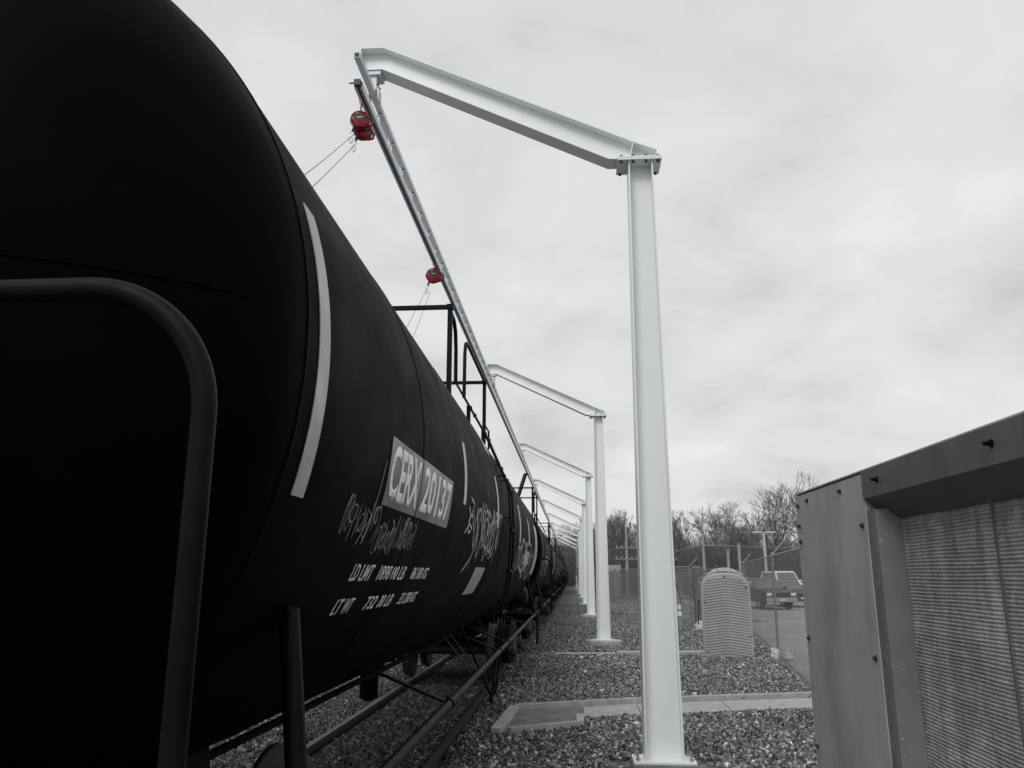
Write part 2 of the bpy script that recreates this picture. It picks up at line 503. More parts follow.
def stones():
    rs = np.random.RandomState(3)
    P = []
    for (xa, xb, ya, yb, dens) in ((-4.4, 4.6, 6.5, 16, 850), (-4.4, 6, 16, 24, 520), (-3, 6.5, 24, 34, 260), (-1.5, 8.3, 34, 60, 70)):
        n = int((xb - xa) * (yb - ya) * dens)
        P.append(np.stack([rs.uniform(xa, xb, n), rs.uniform(ya, yb, n)], 1))
    P = np.concatenate(P)
    x, y = P[:, 0], P[:, 1]
    keep = ~inpoly(x, y, [(-.95, 10.7), (.15, 11.36), (.15, 11.95), (1.0, 12.3), (4.1, 13.2), (4.1, 14.3), (1.0, 13.42), (-.9, 12.64)])
    keep &= (x < 4.93 + .147 * (y - 20.88)) | (y > 36)
    for ry in (-.7175, .7175):
        keep &= np.abs(x - (TRACKX + ry)) > .09
    for k in range(2):
        cy = 8.87 + 15.35 * k
        keep &= ~((np.abs(x - .92) < .56) & (np.abs(y - cy) < .56))
    keep &= ~((y > 21.3) & (y < 21.95) & (x > -.5) & (x < 3.4))
    x = x[keep]; y = y[keep]; n = len(x)
    ph = (1 + 5 ** .5) / 2
    V = np.array([(-1, ph, 0), (1, ph, 0), (-1, -ph, 0), (1, -ph, 0), (0, -1, ph), (0, 1, ph), (0, -1, -ph), (0, 1, -ph), (ph, 0, -1), (ph, 0, 1), (-ph, 0, -1), (-ph, 0, 1)], float)
    V /= np.linalg.norm(V[0])
    F = np.array([(0, 11, 5), (0, 5, 1), (0, 1, 7), (0, 7, 10), (0, 10, 11), (1, 5, 9), (5, 11, 4), (11, 10, 2), (10, 7, 6), (7, 1, 8), (3, 9, 4), (3, 4, 2), (3, 2, 6), (3, 6, 8), (3, 8, 9), (4, 9, 5), (2, 4, 11), (6, 2, 10), (8, 6, 7), (9, 8, 1)])
    r = rs.lognormal(math.log(.0195), .34, n).clip(.009, .05)
    A = rs.normal(size=(n, 3, 3)); Q, _ = np.linalg.qr(A)
    sc = np.stack([np.ones(n), rs.uniform(.6, 1, n), rs.uniform(.5, .9, n)], 1)
    jit = 1 + rs.uniform(-.38, .32, (n, 12, 1))
    pts = V[None] * jit * sc[:, None, :] * r[:, None, None]
    pts = np.einsum('nij,nkj->nki', Q, pts)
    z = rs.uniform(0, .03, n) + .004 + .006 * np.sin(x * 3.1 + np.sin(y * 2.3))
    pts += np.stack([x, y, z], 1)[:, None, :]
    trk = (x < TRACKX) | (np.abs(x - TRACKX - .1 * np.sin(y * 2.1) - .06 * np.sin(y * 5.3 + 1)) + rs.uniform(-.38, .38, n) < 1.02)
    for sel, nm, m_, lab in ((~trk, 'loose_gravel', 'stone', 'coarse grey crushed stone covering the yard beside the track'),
                             (trk, 'track_ballast', 'stone_dark', 'dark ballast stones lying under the tank cars')):
        pp = pts[sel]; n = len(pp)
        faces = (F[None] + (np.arange(n) * 12)[:, None, None]).reshape(-1)
        me = bpy.data.meshes.new(nm)
        me.vertices.add(n * 12); me.vertices.foreach_set('co', pp.reshape(-1).astype(np.float32))
        me.loops.add(n * 60); me.loops.foreach_set('vertex_index', faces.astype(np.int32))
        me.polygons.add(n * 20); me.polygons.foreach_set('loop_start', (np.arange(n * 20) * 3).astype(np.int32))
        me.update(calc_edges=True)
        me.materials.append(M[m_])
        o = bpy.data.objects.new(nm, me); COL.objects.link(o)
        tag(o, lab, 'gravel', kind='stuff')


stones()

# concrete containment kerb
kt = thing('concrete_kerb', (0, 12, 0), 'low concrete containment kerb around a slab, behind the first white column', 'kerb')


def kerb(p, q, w, h, name='kerb', m='concrete', z0=-.02):
    a = Vector((*p, 0)); b = Vector((*q, 0)); t = (b - a).normalized(); nn = Vector((-t.y, t.x, 0)) * w
    poly = [(a.x, a.y), (b.x, b.y), ((b + nn).x, (b + nn).y), ((a + nn).x, (a + nn).y)]
    k = MB().prism(poly, 'Z', z0, h)
    return k.build(name, M[m], kt)


kerb((1.0, 13.40), (-.85, 12.62), -.12, .085, 'back_kerb')
kerb((4.05, 14.28), (1.005, 13.40), -.12, .085, 'back_kerb')
kerb((-.83, 12.6), (-.93, 10.74), -.12, .085, 'end_kerb')
kerb((-.80, 10.78), (.13, 11.36), .10, .08, 'front_kerb')
kerb((.13, 11.37), (.13, 11.95), .10, .078, 'front_kerb')
sl = MB().prism([(-.922, 10.83), (-.80, 10.90), (.026, 11.41), (.026, 11.955), (.128, 11.955), (.128, 13.01), (-.835, 12.59)], 'Z', -.02, .012)
sl.build('slab', M['concrete_dark'], kt)
for (xa, xb) in ((.135, .95), (.965, 2.3), (2.315, 3.95)):
    def bk(x): return 13.275 + (x - 1.0) * (.42 if x < 1 else .29)
    def fr(x): return 12.32 + (x - 1.0) * (.42 if x < 1 else .29)
    MB().prism([(xa, fr(xa)), (xb, fr(xb)), (xb, bk(xb)), (xa, bk(xa))], 'Z', -.02, .025).build('slab', M['concrete'], kt)

st = MB().prism([(-.47, 21.32), (1.1, 21.38), (1.1, 21.75), (-.47, 21.65)], 'Z', -.02, .03)
st.prism([(1.11, 21.38), (3.3, 21.55), (3.3, 21.95), (1.11, 21.75)], 'Z', -.02, .07)
tag(st.build('concrete_strip', M['concrete']), 'flat concrete strip crossing the gravel just in front of the second column', 'kerb')
st = MB().prism([(3.4, 66.0), (7, 66.0), (7, 66.5), (3.4, 66.5)], 'Z', -.02, .12)
tag(st.build('concrete_sill', M['concrete']), 'distant narrow concrete sill under the far fence', 'kerb')

# ------------------------------------------------------------------ railway track
tr = thing('railway_track', (TRACKX, 0, 0), 'steel rails on wooden ties under the black tank cars', 'railway track')


def rail_prof(cx, z):
    return [(cx - .07, z), (cx + .07, z), (cx + .07, z + .012), (cx + .012, z + .03), (cx + .012, z + .115), (cx + .036, z + .125), (cx + .036, z + .15),
            (cx - .036, z + .15), (cx - .036, z + .125), (cx - .012, z + .115), (cx - .012, z + .03), (cx - .07, z + .012)]


for s in (-1, 1):
    MB().prism(rail_prof(TRACKX + s * .7535, -.05), 'Y', -8, 205).build('rail', M['railsteel'], tr)
t0 = None
for k in range(70):
    y = -1 + .6 * k
    if t0 is None:
        t0 = MB().box(TRACKX - 1.25, y - .11, -.18, TRACKX + 1.25, y + .11, -.052, .01).build('tie', M['tie'], tr)
    else:
        c = t0.copy(); COL.objects.link(c); c.parent = tr; c.location = (0, .6 * k, 0)
tie_far = MB()
for k in range(70, 340):
    y = -1 + .6 * k
    tie_far.box(TRACKX - 1.25, y - .11, -.18, TRACKX + 1.25, y + .11, -.052)
tag(tie_far.build('far_ties', M['tie'], tr), kind='stuff')

# ------------------------------------------------------------------ tank car
XC, ZC, R = -2.226, 2.584, 1.5
Y0, Y1 = 2.1, 17.4
HD = .78
PITCH = 18.5


def cp(y, ang, dr=0.0):
    a = radians(ang)
    return (XC + (R + dr) * cos(a), y, ZC + (R + dr) * sin(a))


def decal(grid_uv, name, m, parent, dr=.004):
    """grid_uv: list of quads strips given by (y, ang) lattice rows -> one curved thin sheet with thickness"""
    b = MB(); rows = len(grid_uv); cols = len(grid_uv[0])
    vs = [cp(y, a, dr) for row in grid_uv for (y, a) in row] + [cp(y, a, dr - .003) for row in grid_uv for (y, a) in row]
    fs = []; o = rows * cols
    for i in range(rows - 1):
        for j in range(cols - 1):
            q = (i * cols + j, i * cols + j + 1, (i + 1) * cols + j + 1, (i + 1) * cols + j)
            fs.append(q); fs.append(tuple(k + o for k in q[::-1]))
    for i in range(rows - 1):
        for j in (0, cols - 1):
            fs.append((i * cols + j, (i + 1) * cols + j, (i + 1) * cols + j + o, i * cols + j + o))
    for j in range(cols - 1):
        for i in (0, rows - 1):
            fs.append((i * cols + j, i * cols + j + 1, i * cols + j + 1 + o, i * cols + j + o))
    b.add(vs, fs, False)
    return b.build(name, m, parent)


def lattice(y0, y1, a0, a1, ny=2, na=16, skew=0.0):
    return [[(y0 + (y1 - y0) * j / ny + skew * (1 - i / na), a0 + (a1 - a0) * i / na) for j in range(ny + 1)] for i in range(na + 1)]


def text_decal(txt, y0, a_bot, height, width, name, m, parent, bold=0.0, dr=.009, shear=0.0):
    cu = bpy.data.curves.new('lettering_curve', 'FONT')
    cu.body = txt; cu.size = 1.0; cu.offset = bold; cu.resolution_u = 3
    ob = bpy.data.objects.new('lettering_tmp', cu); COL.objects.link(ob)
    dg = bpy.context.evaluated_depsgraph_get()
    me = bpy.data.meshes.new_from_object(ob.evaluated_get(dg))
    bpy.data.objects.remove(ob, do_unlink=True)
    import bmesh
    bm = bmesh.new(); bm.from_mesh(me)
    xs = [v.co.x for v in bm.verts]; ys = [v.co.y for v in bm.verts]
    xa, xb = min(xs), max(xs); ya, yb = min(ys), max(ys)
    # cut in horizontal slices so the letters follow the curve
    for k in range(1, 12):
        bmesh.ops.bisect_plane(bm, geom=bm.verts[:] + bm.edges[:] + bm.faces[:], plane_co=(0, ya + (yb - ya) * k / 12, 0), plane_no=(0, 1, 0))
    ext = bmesh.ops.extrude_face_region(bm, geom=bm.faces[:])
    top = {e for e in ext['geom'] if isinstance(e, bmesh.types.BMVert)}
    for v in bm.verts:
        u = (v.co.x - xa) / (xb - xa); w = (v.co.y - ya) / (yb - ya)
        s = w * height
        off = BASE[parent.name]
        v.co = Vector(cp(y0 + u * width + shear * w, a_bot + degrees(s / R), dr if v in top else dr - .001)) - off
    bmesh.ops.recalc_face_normals(bm, faces=bm.faces)
    bm.to_mesh(me); bm.free()
    me.materials.clear(); me.materials.append(m)
    o = bpy.data.objects.new(name, me); COL.objects.link(o); o.parent = parent; BASE[o.name] = BASE[parent.name]
    return o


def scribble(rs, y0, y1, a_lo, a_hi, n, r, name, m, parent, tall=1.0, rough=1.0):
    """sprayed handwriting: overlapping looped strokes lying on the shell"""
    b = MB()
    for k in range(n):
        u = (k + rs.uniform(.1, .9)) / n
        cy = y0 + (y1 - y0) * u; ca = rs.uniform(a_lo + (a_hi - a_lo) * .3, a_hi - (a_hi - a_lo) * .3)
        hh = (a_hi - a_lo) * rs.uniform(.25, .55) * tall
        ww = (y1 - y0) / n * rs.uniform(.8, 2.2) * rough
        kind = rs.choice('slzoh')
        pts = []
        if kind == 's':
            pts = [(ww * sin(t * 3) * .6, hh * (t - .5) * 2) for t in np.linspace(0, 1, 12)]
        elif kind == 'l':
            pts = [(ww * .3 * (t - .5) + ww * .2 * t * t, hh * (1 - 2 * t)) for t in np.linspace(0, 1, 8)]
        elif kind == 'z':
            q = [(-ww * .5, hh), (ww * .5, hh * .7), (-ww * .4, -hh * .4), (ww * .6, -hh * .7)]
            for i in range(3):
                for t in (0, .5): pts.append((q[i][0] + (q[i + 1][0] - q[i][0]) * t, q[i][1] + (q[i + 1][1] - q[i][1]) * t))
            pts.append(q[-1])
        elif kind == 'o':
            pts = [(ww * .55 * cos(t), hh * .8 * sin(t)) for t in np.linspace(.4, 6.9, 16)]
        else:
            pts = [(ww * (-.5 + t) + ww * .25 * sin(t * 14), hh * .9 * sin(t * 9)) for t in np.linspace(0, 1, 16)]
        sl = rs.uniform(.0, .006)
        P = [(cy + x + sl * a * 1.0, ca + a) for x, a in pts]
        w = r * rs.uniform(.6, 1.4)
        # flat ribbon following the surface
        vs = []
        for i, (y, a) in enumerate(P):
            y2, a2 = P[min(i + 1, len(P) - 1)]; y1_, a1_ = P[max(i - 1, 0)]
            ty = y2 - y1_; ta = radians(a2 - a1_) * R; L = math.hypot(ty, ta) + 1e-9
            ny, na = -ta / L, ty / L
            ww2 = w * (.35 if i in (0, len(P) - 1) else 1)
            vs.append(cp(y + ny * ww2, a + degrees(na * ww2 / R), .004)); vs.append(cp(y - ny * ww2, a - degrees(na * ww2 / R), .004))
        b.add(vs, [(2 * i, 2 * i + 1, 2 * i + 3, 2 * i + 2) for i in range(len(P) - 1)])
    return b.build(name, m, parent)


def head_prof(sgn, yb, n=14):
    return [(R * cos(t), yb + sgn * HD * sin(t)) for t in np.linspace(0, pi / 2 * .985, n)]


def build_tank_car(label):
    t = thing('tank_car', (XC, 0, 0), label, 'tank car', 'black tank cars standing on the track')
    # shell with both dished heads: one mesh
    sh = MB()
    prof = [(r, h) for r, h in head_prof(-1, Y0)][::-1]
    ys = np.linspace(Y0, Y1, 40)[1:-1]
    prof += [(R, y) for y in ys] + head_prof(1, Y1)
    sh.lathe(prof, 160, 'Y', (XC, 0, ZC))
    shell = sh.build('tank_shell', M['tank'], t)
    # jacket joints
    for y in (2.1, 3.92, 7.9, 10.4, 13.0, 15.4, 17.4):
        MB().lathe([(R - .002, y - .012), (R + .003, y - .007), (R + .003, y + .007), (R - .002, y + .012)], 160, 'Y', (XC, 0, ZC)).build('jacket_seam', M['tank'] if y not in (3.9, 10.4) else M['tank_seam'], shell)
    # weld line across the head
    pts = []
    for u in np.linspace(-.95, .95, 40):
        x = R * u; yy = Y0 - HD * sqrt(max(0, 1 - u * u - .0006)) - .001
        pts.append((XC + x, yy, ZC + .03 + .02 * u * u))
    MB().tube(pts, .0035, 6).build('head_weld', M['tank'], shell)
    # reflective strips and thin paint marks
    decal(lattice(2.20, 2.30, -16, 18.5, 2, 24), 'reflective_strip', M['reflect'], t)
    decal(lattice(16.35, 17.30, -24, 14, 3, 24), 'reflective_strip', M['reflect'], t)
    for (y, w, a0, a1) in ((5.47, .11, -6, 10.5), (7.98, .13, -6.5, 13), (11.5, .22, -7, 13.5), (13.9, .24, -5, 12)):
        decal(lattice(y, y + w, a0, a1, 1, 14), 'marking_line', M['tape_thin'], t)
    # underframe
    for ya, yb in ((.25, 3.6), (15.9, 19.2)):
        u = MB(); u.box(XC - .33, ya, .78, XC + .33, yb, 1.14, .01); u.build('stub_sill', M['under'], t)
    for s, yb in ((-1, 3.4), (1, 16.1)):
        b = MB()
        b.prism([(XC - .7, 1.0), (XC + .7, 1.0), (XC + .7, 1.2), (XC + .65, 1.42), (XC - .65, 1.42), (XC - .7, 1.2)], 'Y', yb - .13, yb + .13)
        b.build('bolster', M['under'], t)
    for (ya, yb) in ((.62, 1.28), (18.22, 18.88)):
        b = MB(); b.box(XC - 1.45, ya, 1.10, XC + 1.45, yb, 1.15, .004)
        b.box(XC - 1.45, ya if ya < 5 else yb - .05, .96, XC + 1.45, ya + .05 if ya < 5 else yb, 1.10)
        b.build('end_platform', M['steel_black'], t)
    # couplers
    for ya, sg in ((.25, -1), (19.2, 1)):
        b = MB(); b.box(XC - .1, ya, .82, XC + .1, ya + sg * .32, 1.02, .02)
        b.box(XC - .17, ya + sg * .25, .76, XC + .12, ya + sg * .47, 1.06, .04)
        b.build('coupler', M['under'], t)
    # end railings (looped pipe)
    for yy in (1.0, 18.5):
        pts = []
        xl, xr, zt, rc = XC - 1.747, XC + 1.747, 2.335, .18
        pts.append((xl, yy, 1.15)); 
        for k in range(19):
            a = pi - k * pi / 36; pts.append((xl + rc + rc * cos(a), yy, zt - rc + rc * sin(a)))
        for k in range(19):
            a = pi / 2 - k * pi / 36; pts.append((xr - rc + rc * cos(a), yy, zt - rc + rc * sin(a)))
        pts.append((xr, yy, 1.15))
        MB().tube(pts, .0165, 14).build('end_railing', M['rail_pipe'], t)
        # feet under the railing
        for x in (xl, xr):
            b = MB(); b.bar((x, yy, 1.12), (XC + (1.3 if x > XC else -1.3), yy, 1.12), .05, .03)
            b.build('railing_foot', M['steel_black'], t)
    # support strut with lug near the corner of the shell
    for s in (1, -1):
        for yb, sg in ((2.66, 1), (16.84, -1)):
            b = MB(); b.tube([(XC + s * 1.30, yb, 1.84), (XC + s * 1.46, yb - .22 * sg, 1.12)], .034, 12)
            b.build('corner_strut', M['steel_black'], t)
            b = MB(); b.box(XC + s * 1.20, yb - .045, 1.80, XC + s * 1.315, yb + .045, 1.835, .006); b.build('strut_lug', M['tank'], t)
    # long side handrails and braces
    for s in (1, -1):
        b = MB(); xr = XC + s * 1.476
        b.tube([(xr - s * .25, 2.45, 1.02), (xr - s * .02, 2.75, 1.15), (xr, 3.1, 1.2), (xr, 10, 1.2), (xr, 16.6, 1.2), (xr - s * .02, 16.9, 1.15), (xr - s * .25, 17.2, 1.02)], .027, 12)
        hr = b.build('side_handrail', M['rail_pipe'], t)
        for y in (5.1, 8.55, 9.6, 13.2, 16.3):
            b = MB(); a = radians(-52 if s > 0 else 232)
            b.bar((XC + (R - .02) * cos(a), y, ZC + (R - .02) * sin(a)), (xr, y, 1.20), .05, .014)
            b.build('handrail_brace', M['steel_black'], t)
            b = MB(); b.tube([(xr, y - .03, 1.2), (xr, y + .03, 1.2)], .036, 12); b.build('rail_clamp', M['rail_pipe'], hr)
    # train line under the tank
    MB().tube([(XC + .1, 3.2, .93), (XC + .1, 16.3, .93)], .03, 8).build('brake_pipe', M['under'], t)
    MB().tube([(XC - .62, 3.8, 1.08), (XC - .62, 15.7, 1.08)], .03, 8).build('brake_pipe', M['under'], t)
    b = MB(); b.lathe([(0.02, .62), (.1, .66), (.1, .95), (.16, .98), (.16, 1.02), (.28, 1.04), (.3, 1.15)], 20, 'Z', (XC, 9.1, 0)); b.build('bottom_valve', M['under'], t)
    # air reservoir and brake cylinder at the far end
    b = MB(); b.lathe([(.02, 17.75), (.2, 17.80), (.26, 17.92), (.26, 18.35), (.2, 18.48), (.02, 18.53)], 24, 'Y', (XC + 1.0, 0, 1.52)); b.build('air_reservoir', M['steel_black'], t)
    b = MB(); b.lathe([(.02, .66), (.15, .70), (.19, .78), (.19, 1.16), (.15, 1.25), (.02, 1.28)], 20, 'Y', (XC + .95, 0, 1.40)); b.build('brake_cylinder', M['under'], t)
    # ladders with stand-off, both sides, curving over the shell
    for s in (1, -1):
        path = [(-.86, .68), (-.81, 1.17), (-.76, 1.56), (-.68, 2.0), (-.655, 2.44), (-.68, 2.89), (-.80, 3.16), (-.95, 3.5), (-1.12, 3.8), (-1.28, 4.08)]
        path = [(XC + s * (x - XC), z) for x, z in path]
        lad = None
        for y in (8.85, 9.27):
            b = MB(); b.tube([(x, y, z) for x, z in path], .0125, 8)
            lad = b.build('ladder_side', M['steel_black'], t)
        for (x, z) in [path[0], path[1], path[2], path[3], path[4], path[5], path[6], path[7], path[8]]:
            b = MB(); b.tube([(x, 8.83, z), (x, 9.29, z)], .014, 8); b.box(x - .02, 8.82, z - .02, x + .02, 8.87, z + .02, .004); b.box(x - .02, 9.25, z - .02, x + .02, 9.30, z + .02, .004)
            b.build('ladder_rung', M['steel_black'], t)
        for y in (8.85, 9.27):
            for ang in (-1, 17):
                a = radians(ang); q = (XC + s * R * cos(a), y, ZC + R * sin(a))
                b = MB(); b.bar(q, (q[0] + s * .08, y, q[2] + .01), .04, .012); b.build('ladder_bracket', M['steel_black'], t)
            b = MB(); b.bar((XC + s * .85, y, 1.32), (XC + s * 1.36, y, .68), .03, .01); b.build('ladder_brace', M['steel_black'], t)
        for ya, yb in ((8.2, 8.85), (9.9, 9.27)):
            b = MB(); b.bar((XC + s * 1.10, ya, 1.50), (XC + s * 1.37, yb, .70), .025, .01)
            b.build('ladder_brace', M['steel_black'], t)
    # top platform
    zt = 4.10
    for s in (1, -1):
        b = MB(); b.box(XC + s * .422, 8.15, zt - .04, XC + s * .80, 11.75, zt, .004); b.build('walkway', M['steel_black'], t)
    for ya, yb in ((8.15, 8.6), (11.3, 11.75)):
        b = MB(); b.box(XC - .42, ya, zt - .042, XC + .42, yb, zt - .002); b.build('walkway', M['steel_black'], t)
    for y in (8.25, 9.9, 11.6):
        for s in (1, -1):
            b = MB(); b.bar((XC + s * .95, y, zt - .045), (XC + s * .95, y, ZC + sqrt(R * R - .95 ** 2) - .02), .05, .02)
            b.build('walkway_support', M['steel_black'], t)
    zr = 4.79
    xo = .955
    for y in (8.2, 11.7):
        b = MB(); b.bar((XC - xo, y, zr), (XC + xo, y, zr), .04, .045); b.build('end_rail', M['steel_black'], t)
        for s in (1, -1):
            b = MB(); b.bar((XC + s * xo, y, zt - .25), (XC + s * xo, y, zr + .03), .05, .05); b.box(XC + s * xo - .035, y - .035, zr - .03, XC + s * xo + .035, y + .035, zr + .03, .004); b.build('railing_post', M['steel_black'], t)
        b = MB(); b.bar((XC - xo, y, zr - .35), (XC + xo, y, zr - .35), .028, .03); 
    for s in (1, -1):
        x = XC + s * (xo + .005)
        b = MB(); b.tube([(x, 8.22, zr - .05), (x, 8.45, zr - .07), (x, 8.58, zr - .16), (x, 8.64, zr - .35), (x, 8.66, zt - .06)], .022, 8); b.build('grab_rail', M['steel_black'], t)
        b = MB(); b.tube([(x, 9.38, zt - .06), (x, 9.40, zr - .2), (x, 9.46, zr - .05), (x, 9.60, zr), (x, 9.8, zr), (x, 11.68, zr)], .022, 8); b.build('grab_rail', M['steel_black'], t)
    # valve housing / dome
    b = MB(); b.lathe([(.50, 3.98), (.50, 4.22), (.53, 4.23), (.53, 4.27), (.46, 4.34), (.3, 4.38), (.02, 4.39)], 36, 'Z', (XC, 9.8, 0))
    dome = b.build('valve_housing', M['steel_black'], t)
    b = MB()
    for k in range(8):
        a = k * pi / 4 + .2; b.cyl((XC + .52 * cos(a), 9.8 + .52 * sin(a), 4.2), (XC + .52 * cos(a), 9.8 + .52 * sin(a), 4.32), .02, 6)
    b.build('hold_down_bolt', M['steel_black'], dome)
    b = MB(); b.lathe([(.12, 4.0), (.12, 4.3), (.16, 4.31), (.16, 4.34), (.02, 4.37)], 20, 'Z', (XC + .3, 10.7, 0)); b.build('vent_valve', M['galv'], t)
    # small step bracket past the platform
    b = MB(); b.tube([(XC + .9, 12.2, 4.0), (XC + .9, 12.2, 4.25), (XC + .9, 12.9, 4.25), (XC + .9, 12.9, 3.95)], .016, 8); b.build('step_bracket', M['steel_black'], t)
    # end ladders / sill steps
    for s in (1, -1):
        for y in (.66, 18.84):
            b = MB(); x = XC + s * 1.42
            b.tube([(x, y - .2, 1.12), (x, y - .2, .45), (x, y + .2, .45), (x, y + .2, 1.12)], .014, 8); b.tube([(x, y - .2, .78), (x, y + .2, .78)], .012, 8)
            b.build('sill_step', M['rail_pipe'], t)
    # trucks
    for yc in (3.4, 16.1):
        e = bpy.data.objects.new('bogie', None); COL.objects.link(e); e.parent = t; BASE[e.name] = BASE[t.name]
        for s in (1, -1):
            b = MB(); xx = XC + s * .98
            prof = [(-1.08, .50), (-1.08, .72), (-.82, .76), (-.45, .92), (.45, .92), (.82, .76), (1.08, .72), (1.08, .50), (.82, .46), (.42, .28), (-.42, .28), (-.82, .46)]
            b.prism([(yc + y, z + .08) for y, z in prof], 'X', xx - .07, xx + .07)
            b.build('side_frame', M['under'], e)
            b = MB()
            for dy in (-.14, 0, .14):
                b.lathe([(.05, .40), (.06, .42), (.06, .78), (.05, .80)], 10, 'Z', (xx + s * .085, yc + dy, 0))
            b.build('coil_spring', M['wheel'], e)
            for dy in (-.86, .86):
                b = MB(); xw = XC + s * .755
                b.lathe([(.05, -.03 * s), (.36, -.05 * s), (.40, -.065 * s), (.485, -.065 * s), (.482, -.035 * s), (.457, -.03 * s), (.452, .065 * s), (.40, .065 * s), (.36, .03 * s), (.14, .01 * s), (.12, .06 * s), (.02, .06 * s)], 36, 'X', (xw, yc + dy, .632))
                b.build('wheel', M['wheel'], e)
                b = MB(); b.lathe([(.12, 0), (.12, .12 * s), (.09, .15 * s), (.01, .15 * s)], 16, 'X', (xx + s * .06, yc + dy, .632)); b.build('bearing_cap', M['wheel'], e)
        for dy in (-.86, .86):
            b = MB(); b.cyl((XC - .98, yc + dy, .632), (XC + .98, yc + dy, .632), .08, 12); b.build('axle', M['wheel'], e)
        b = MB(); b.box(XC - 1.0, yc - .2, .52, XC + 1.0, yc + .2, .78, .02); b.build('truck_bolster', M['under'], e)
    return t


ordn = ['nearest', 'second', 'third', 'fourth', 'fifth', 'sixth', 'seventh', 'eighth', 'ninth']
base_car = build_tank_car('nearest black tank car, huge in the left foreground, numbered CERX 20137')
cars = [base_car]
for k in range(1, 8):
    cars.append(place_copy(base_car, (XC, PITCH * k, 0), '%s black tank car counted from the camera, in line behind the numbered car' % ordn[k]))
# markings of their own (added after copying)


def own(car, k):
    """shift helper: parts are modelled in the first car's frame, then hung under the given car"""
    return car


b0 = BASE[base_car.name]
sgn = decal(lattice(3.22, 3.905, -13.6, -2.8, 4, 10), 'number_board', M['sign'], base_car, dr=.004)
decal(lattice(3.93, 4.93, -13.6, -2.7, 4, 10), 'number_board', M['sign'], base_car, dr=.004)
text_decal('CERX', 3.25, -12.6, .235, .63, 'number_lettering', M['letter_big'], base_car, bold=.03, dr=.0055)
text_decal('20137', 3.98, -12.6, .235, .90, 'number_lettering', M['letter_big'], base_car, bold=.03, dr=.0055)
for w_, y_, wd_ in (('LD', 3.17, .10), ('LMT', 3.31, .19), ('1898', 3.62, .23), ('00', 3.89, .12), ('LB', 4.06, .13), ('86', 4.38, .11), ('100', 4.53, .14), ('KG', 4.72, .12)):
    text_decal(w_, y_, -25.9, .072, wd_, 'load_limit_lettering', M['letter'], base_car, bold=.012, dr=.002)
for w_, y_, wd_ in (('LT', 3.18, .10), ('WT', 3.31, .13), ('732', 3.67, .20), ('00', 3.92, .12), ('LB', 4.09, .12), ('33', 4.40, .11), ('200', 4.55, .15), ('KG', 4.74, .12)):
    text_decal(w_, y_, -31.6, .07, wd_, 'light_weight_lettering', M['letter'], base_car, bold=.012, dr=.002)
rs = random.Random(11)
scribble(rs, 2.76, 3.25, -19.5, -13.5, 13, .0032, 'faded_graffiti', M['graf_dim'], base_car)
scribble(rs, 3.3, 4.05, -21, -14.5, 20, .0036, 'faded_graffiti', M['graf_dim'], base_car)
decal(lattice(3.16, 3.163, -20, -7, 1, 10, skew=-.06), 'scratch_line', M['graf_dim'], base_car)
scribble(rs, 6.2, 8.3, -25, 1, 10, .010, 'silver_graffiti', M['graf'], base_car, tall=.8, rough=1.1)
scribble(rs, 5.7, 6.4, -16, -4, 5, .009, 'silver_graffiti', M['graf'], base_car)
scribble(rs, 6.6, 8.2, -20, -2, 8, .009, 'silver_graffiti', M['graf'], base_car)
decal(lattice(7.9, 8.35, 23, 31, 2, 8), 'data_panel', M['reflect'], base_car)
decal(lattice(7.1, 7.85, -32, -22, 3, 10), 'data_panel', M['reflect'], base_car)
scribble(rs, 11.6, 15.8, -26, -4, 15, .02, 'silver_graffiti', M['graf'], base_car, rough=1.6)
decal(lattice(13.1, 14.2, -18, -9, 3, 8, skew=.3), 'paint_patch', M['reflect'], base_car)
for k in (1, 2, 3, 4, 5, 6):
    c = cars[k]
    BASE[c.name] = Vector((XC, 0, 0))
    rk = random.Random(40 + k)
    scribble(rk, 3.2, 7.2, -26, -2, 12, .02, 'silver_graffiti', M['graf'], c, rough=1.3)
    if k % 2 == 0:
        scribble(rk, 11, 16, -30, 6, 18, .028, 'silver_graffiti', M['graf'], c, rough=1.5)
    else:
        decal(lattice(5.0, 6.4, -10, -3, 3, 8), 'number_board', M['reflect'], c)
# open hatch lid on the second car
c = cars[1]
b = MB(); b.bar((XC + .42, 8.3, 4.35), (XC + .72, 8.45, 5.3), .22, .06); b.bar((XC + .40, 8.3, 4.1), (XC + .44, 8.3, 4.4), .06, .06)
b.build('raised_lever', M['steel_black'], c)

# ------------------------------------------------------------------ white cantilever posts
CX = .895
SP = 15.7
CY = 8.87


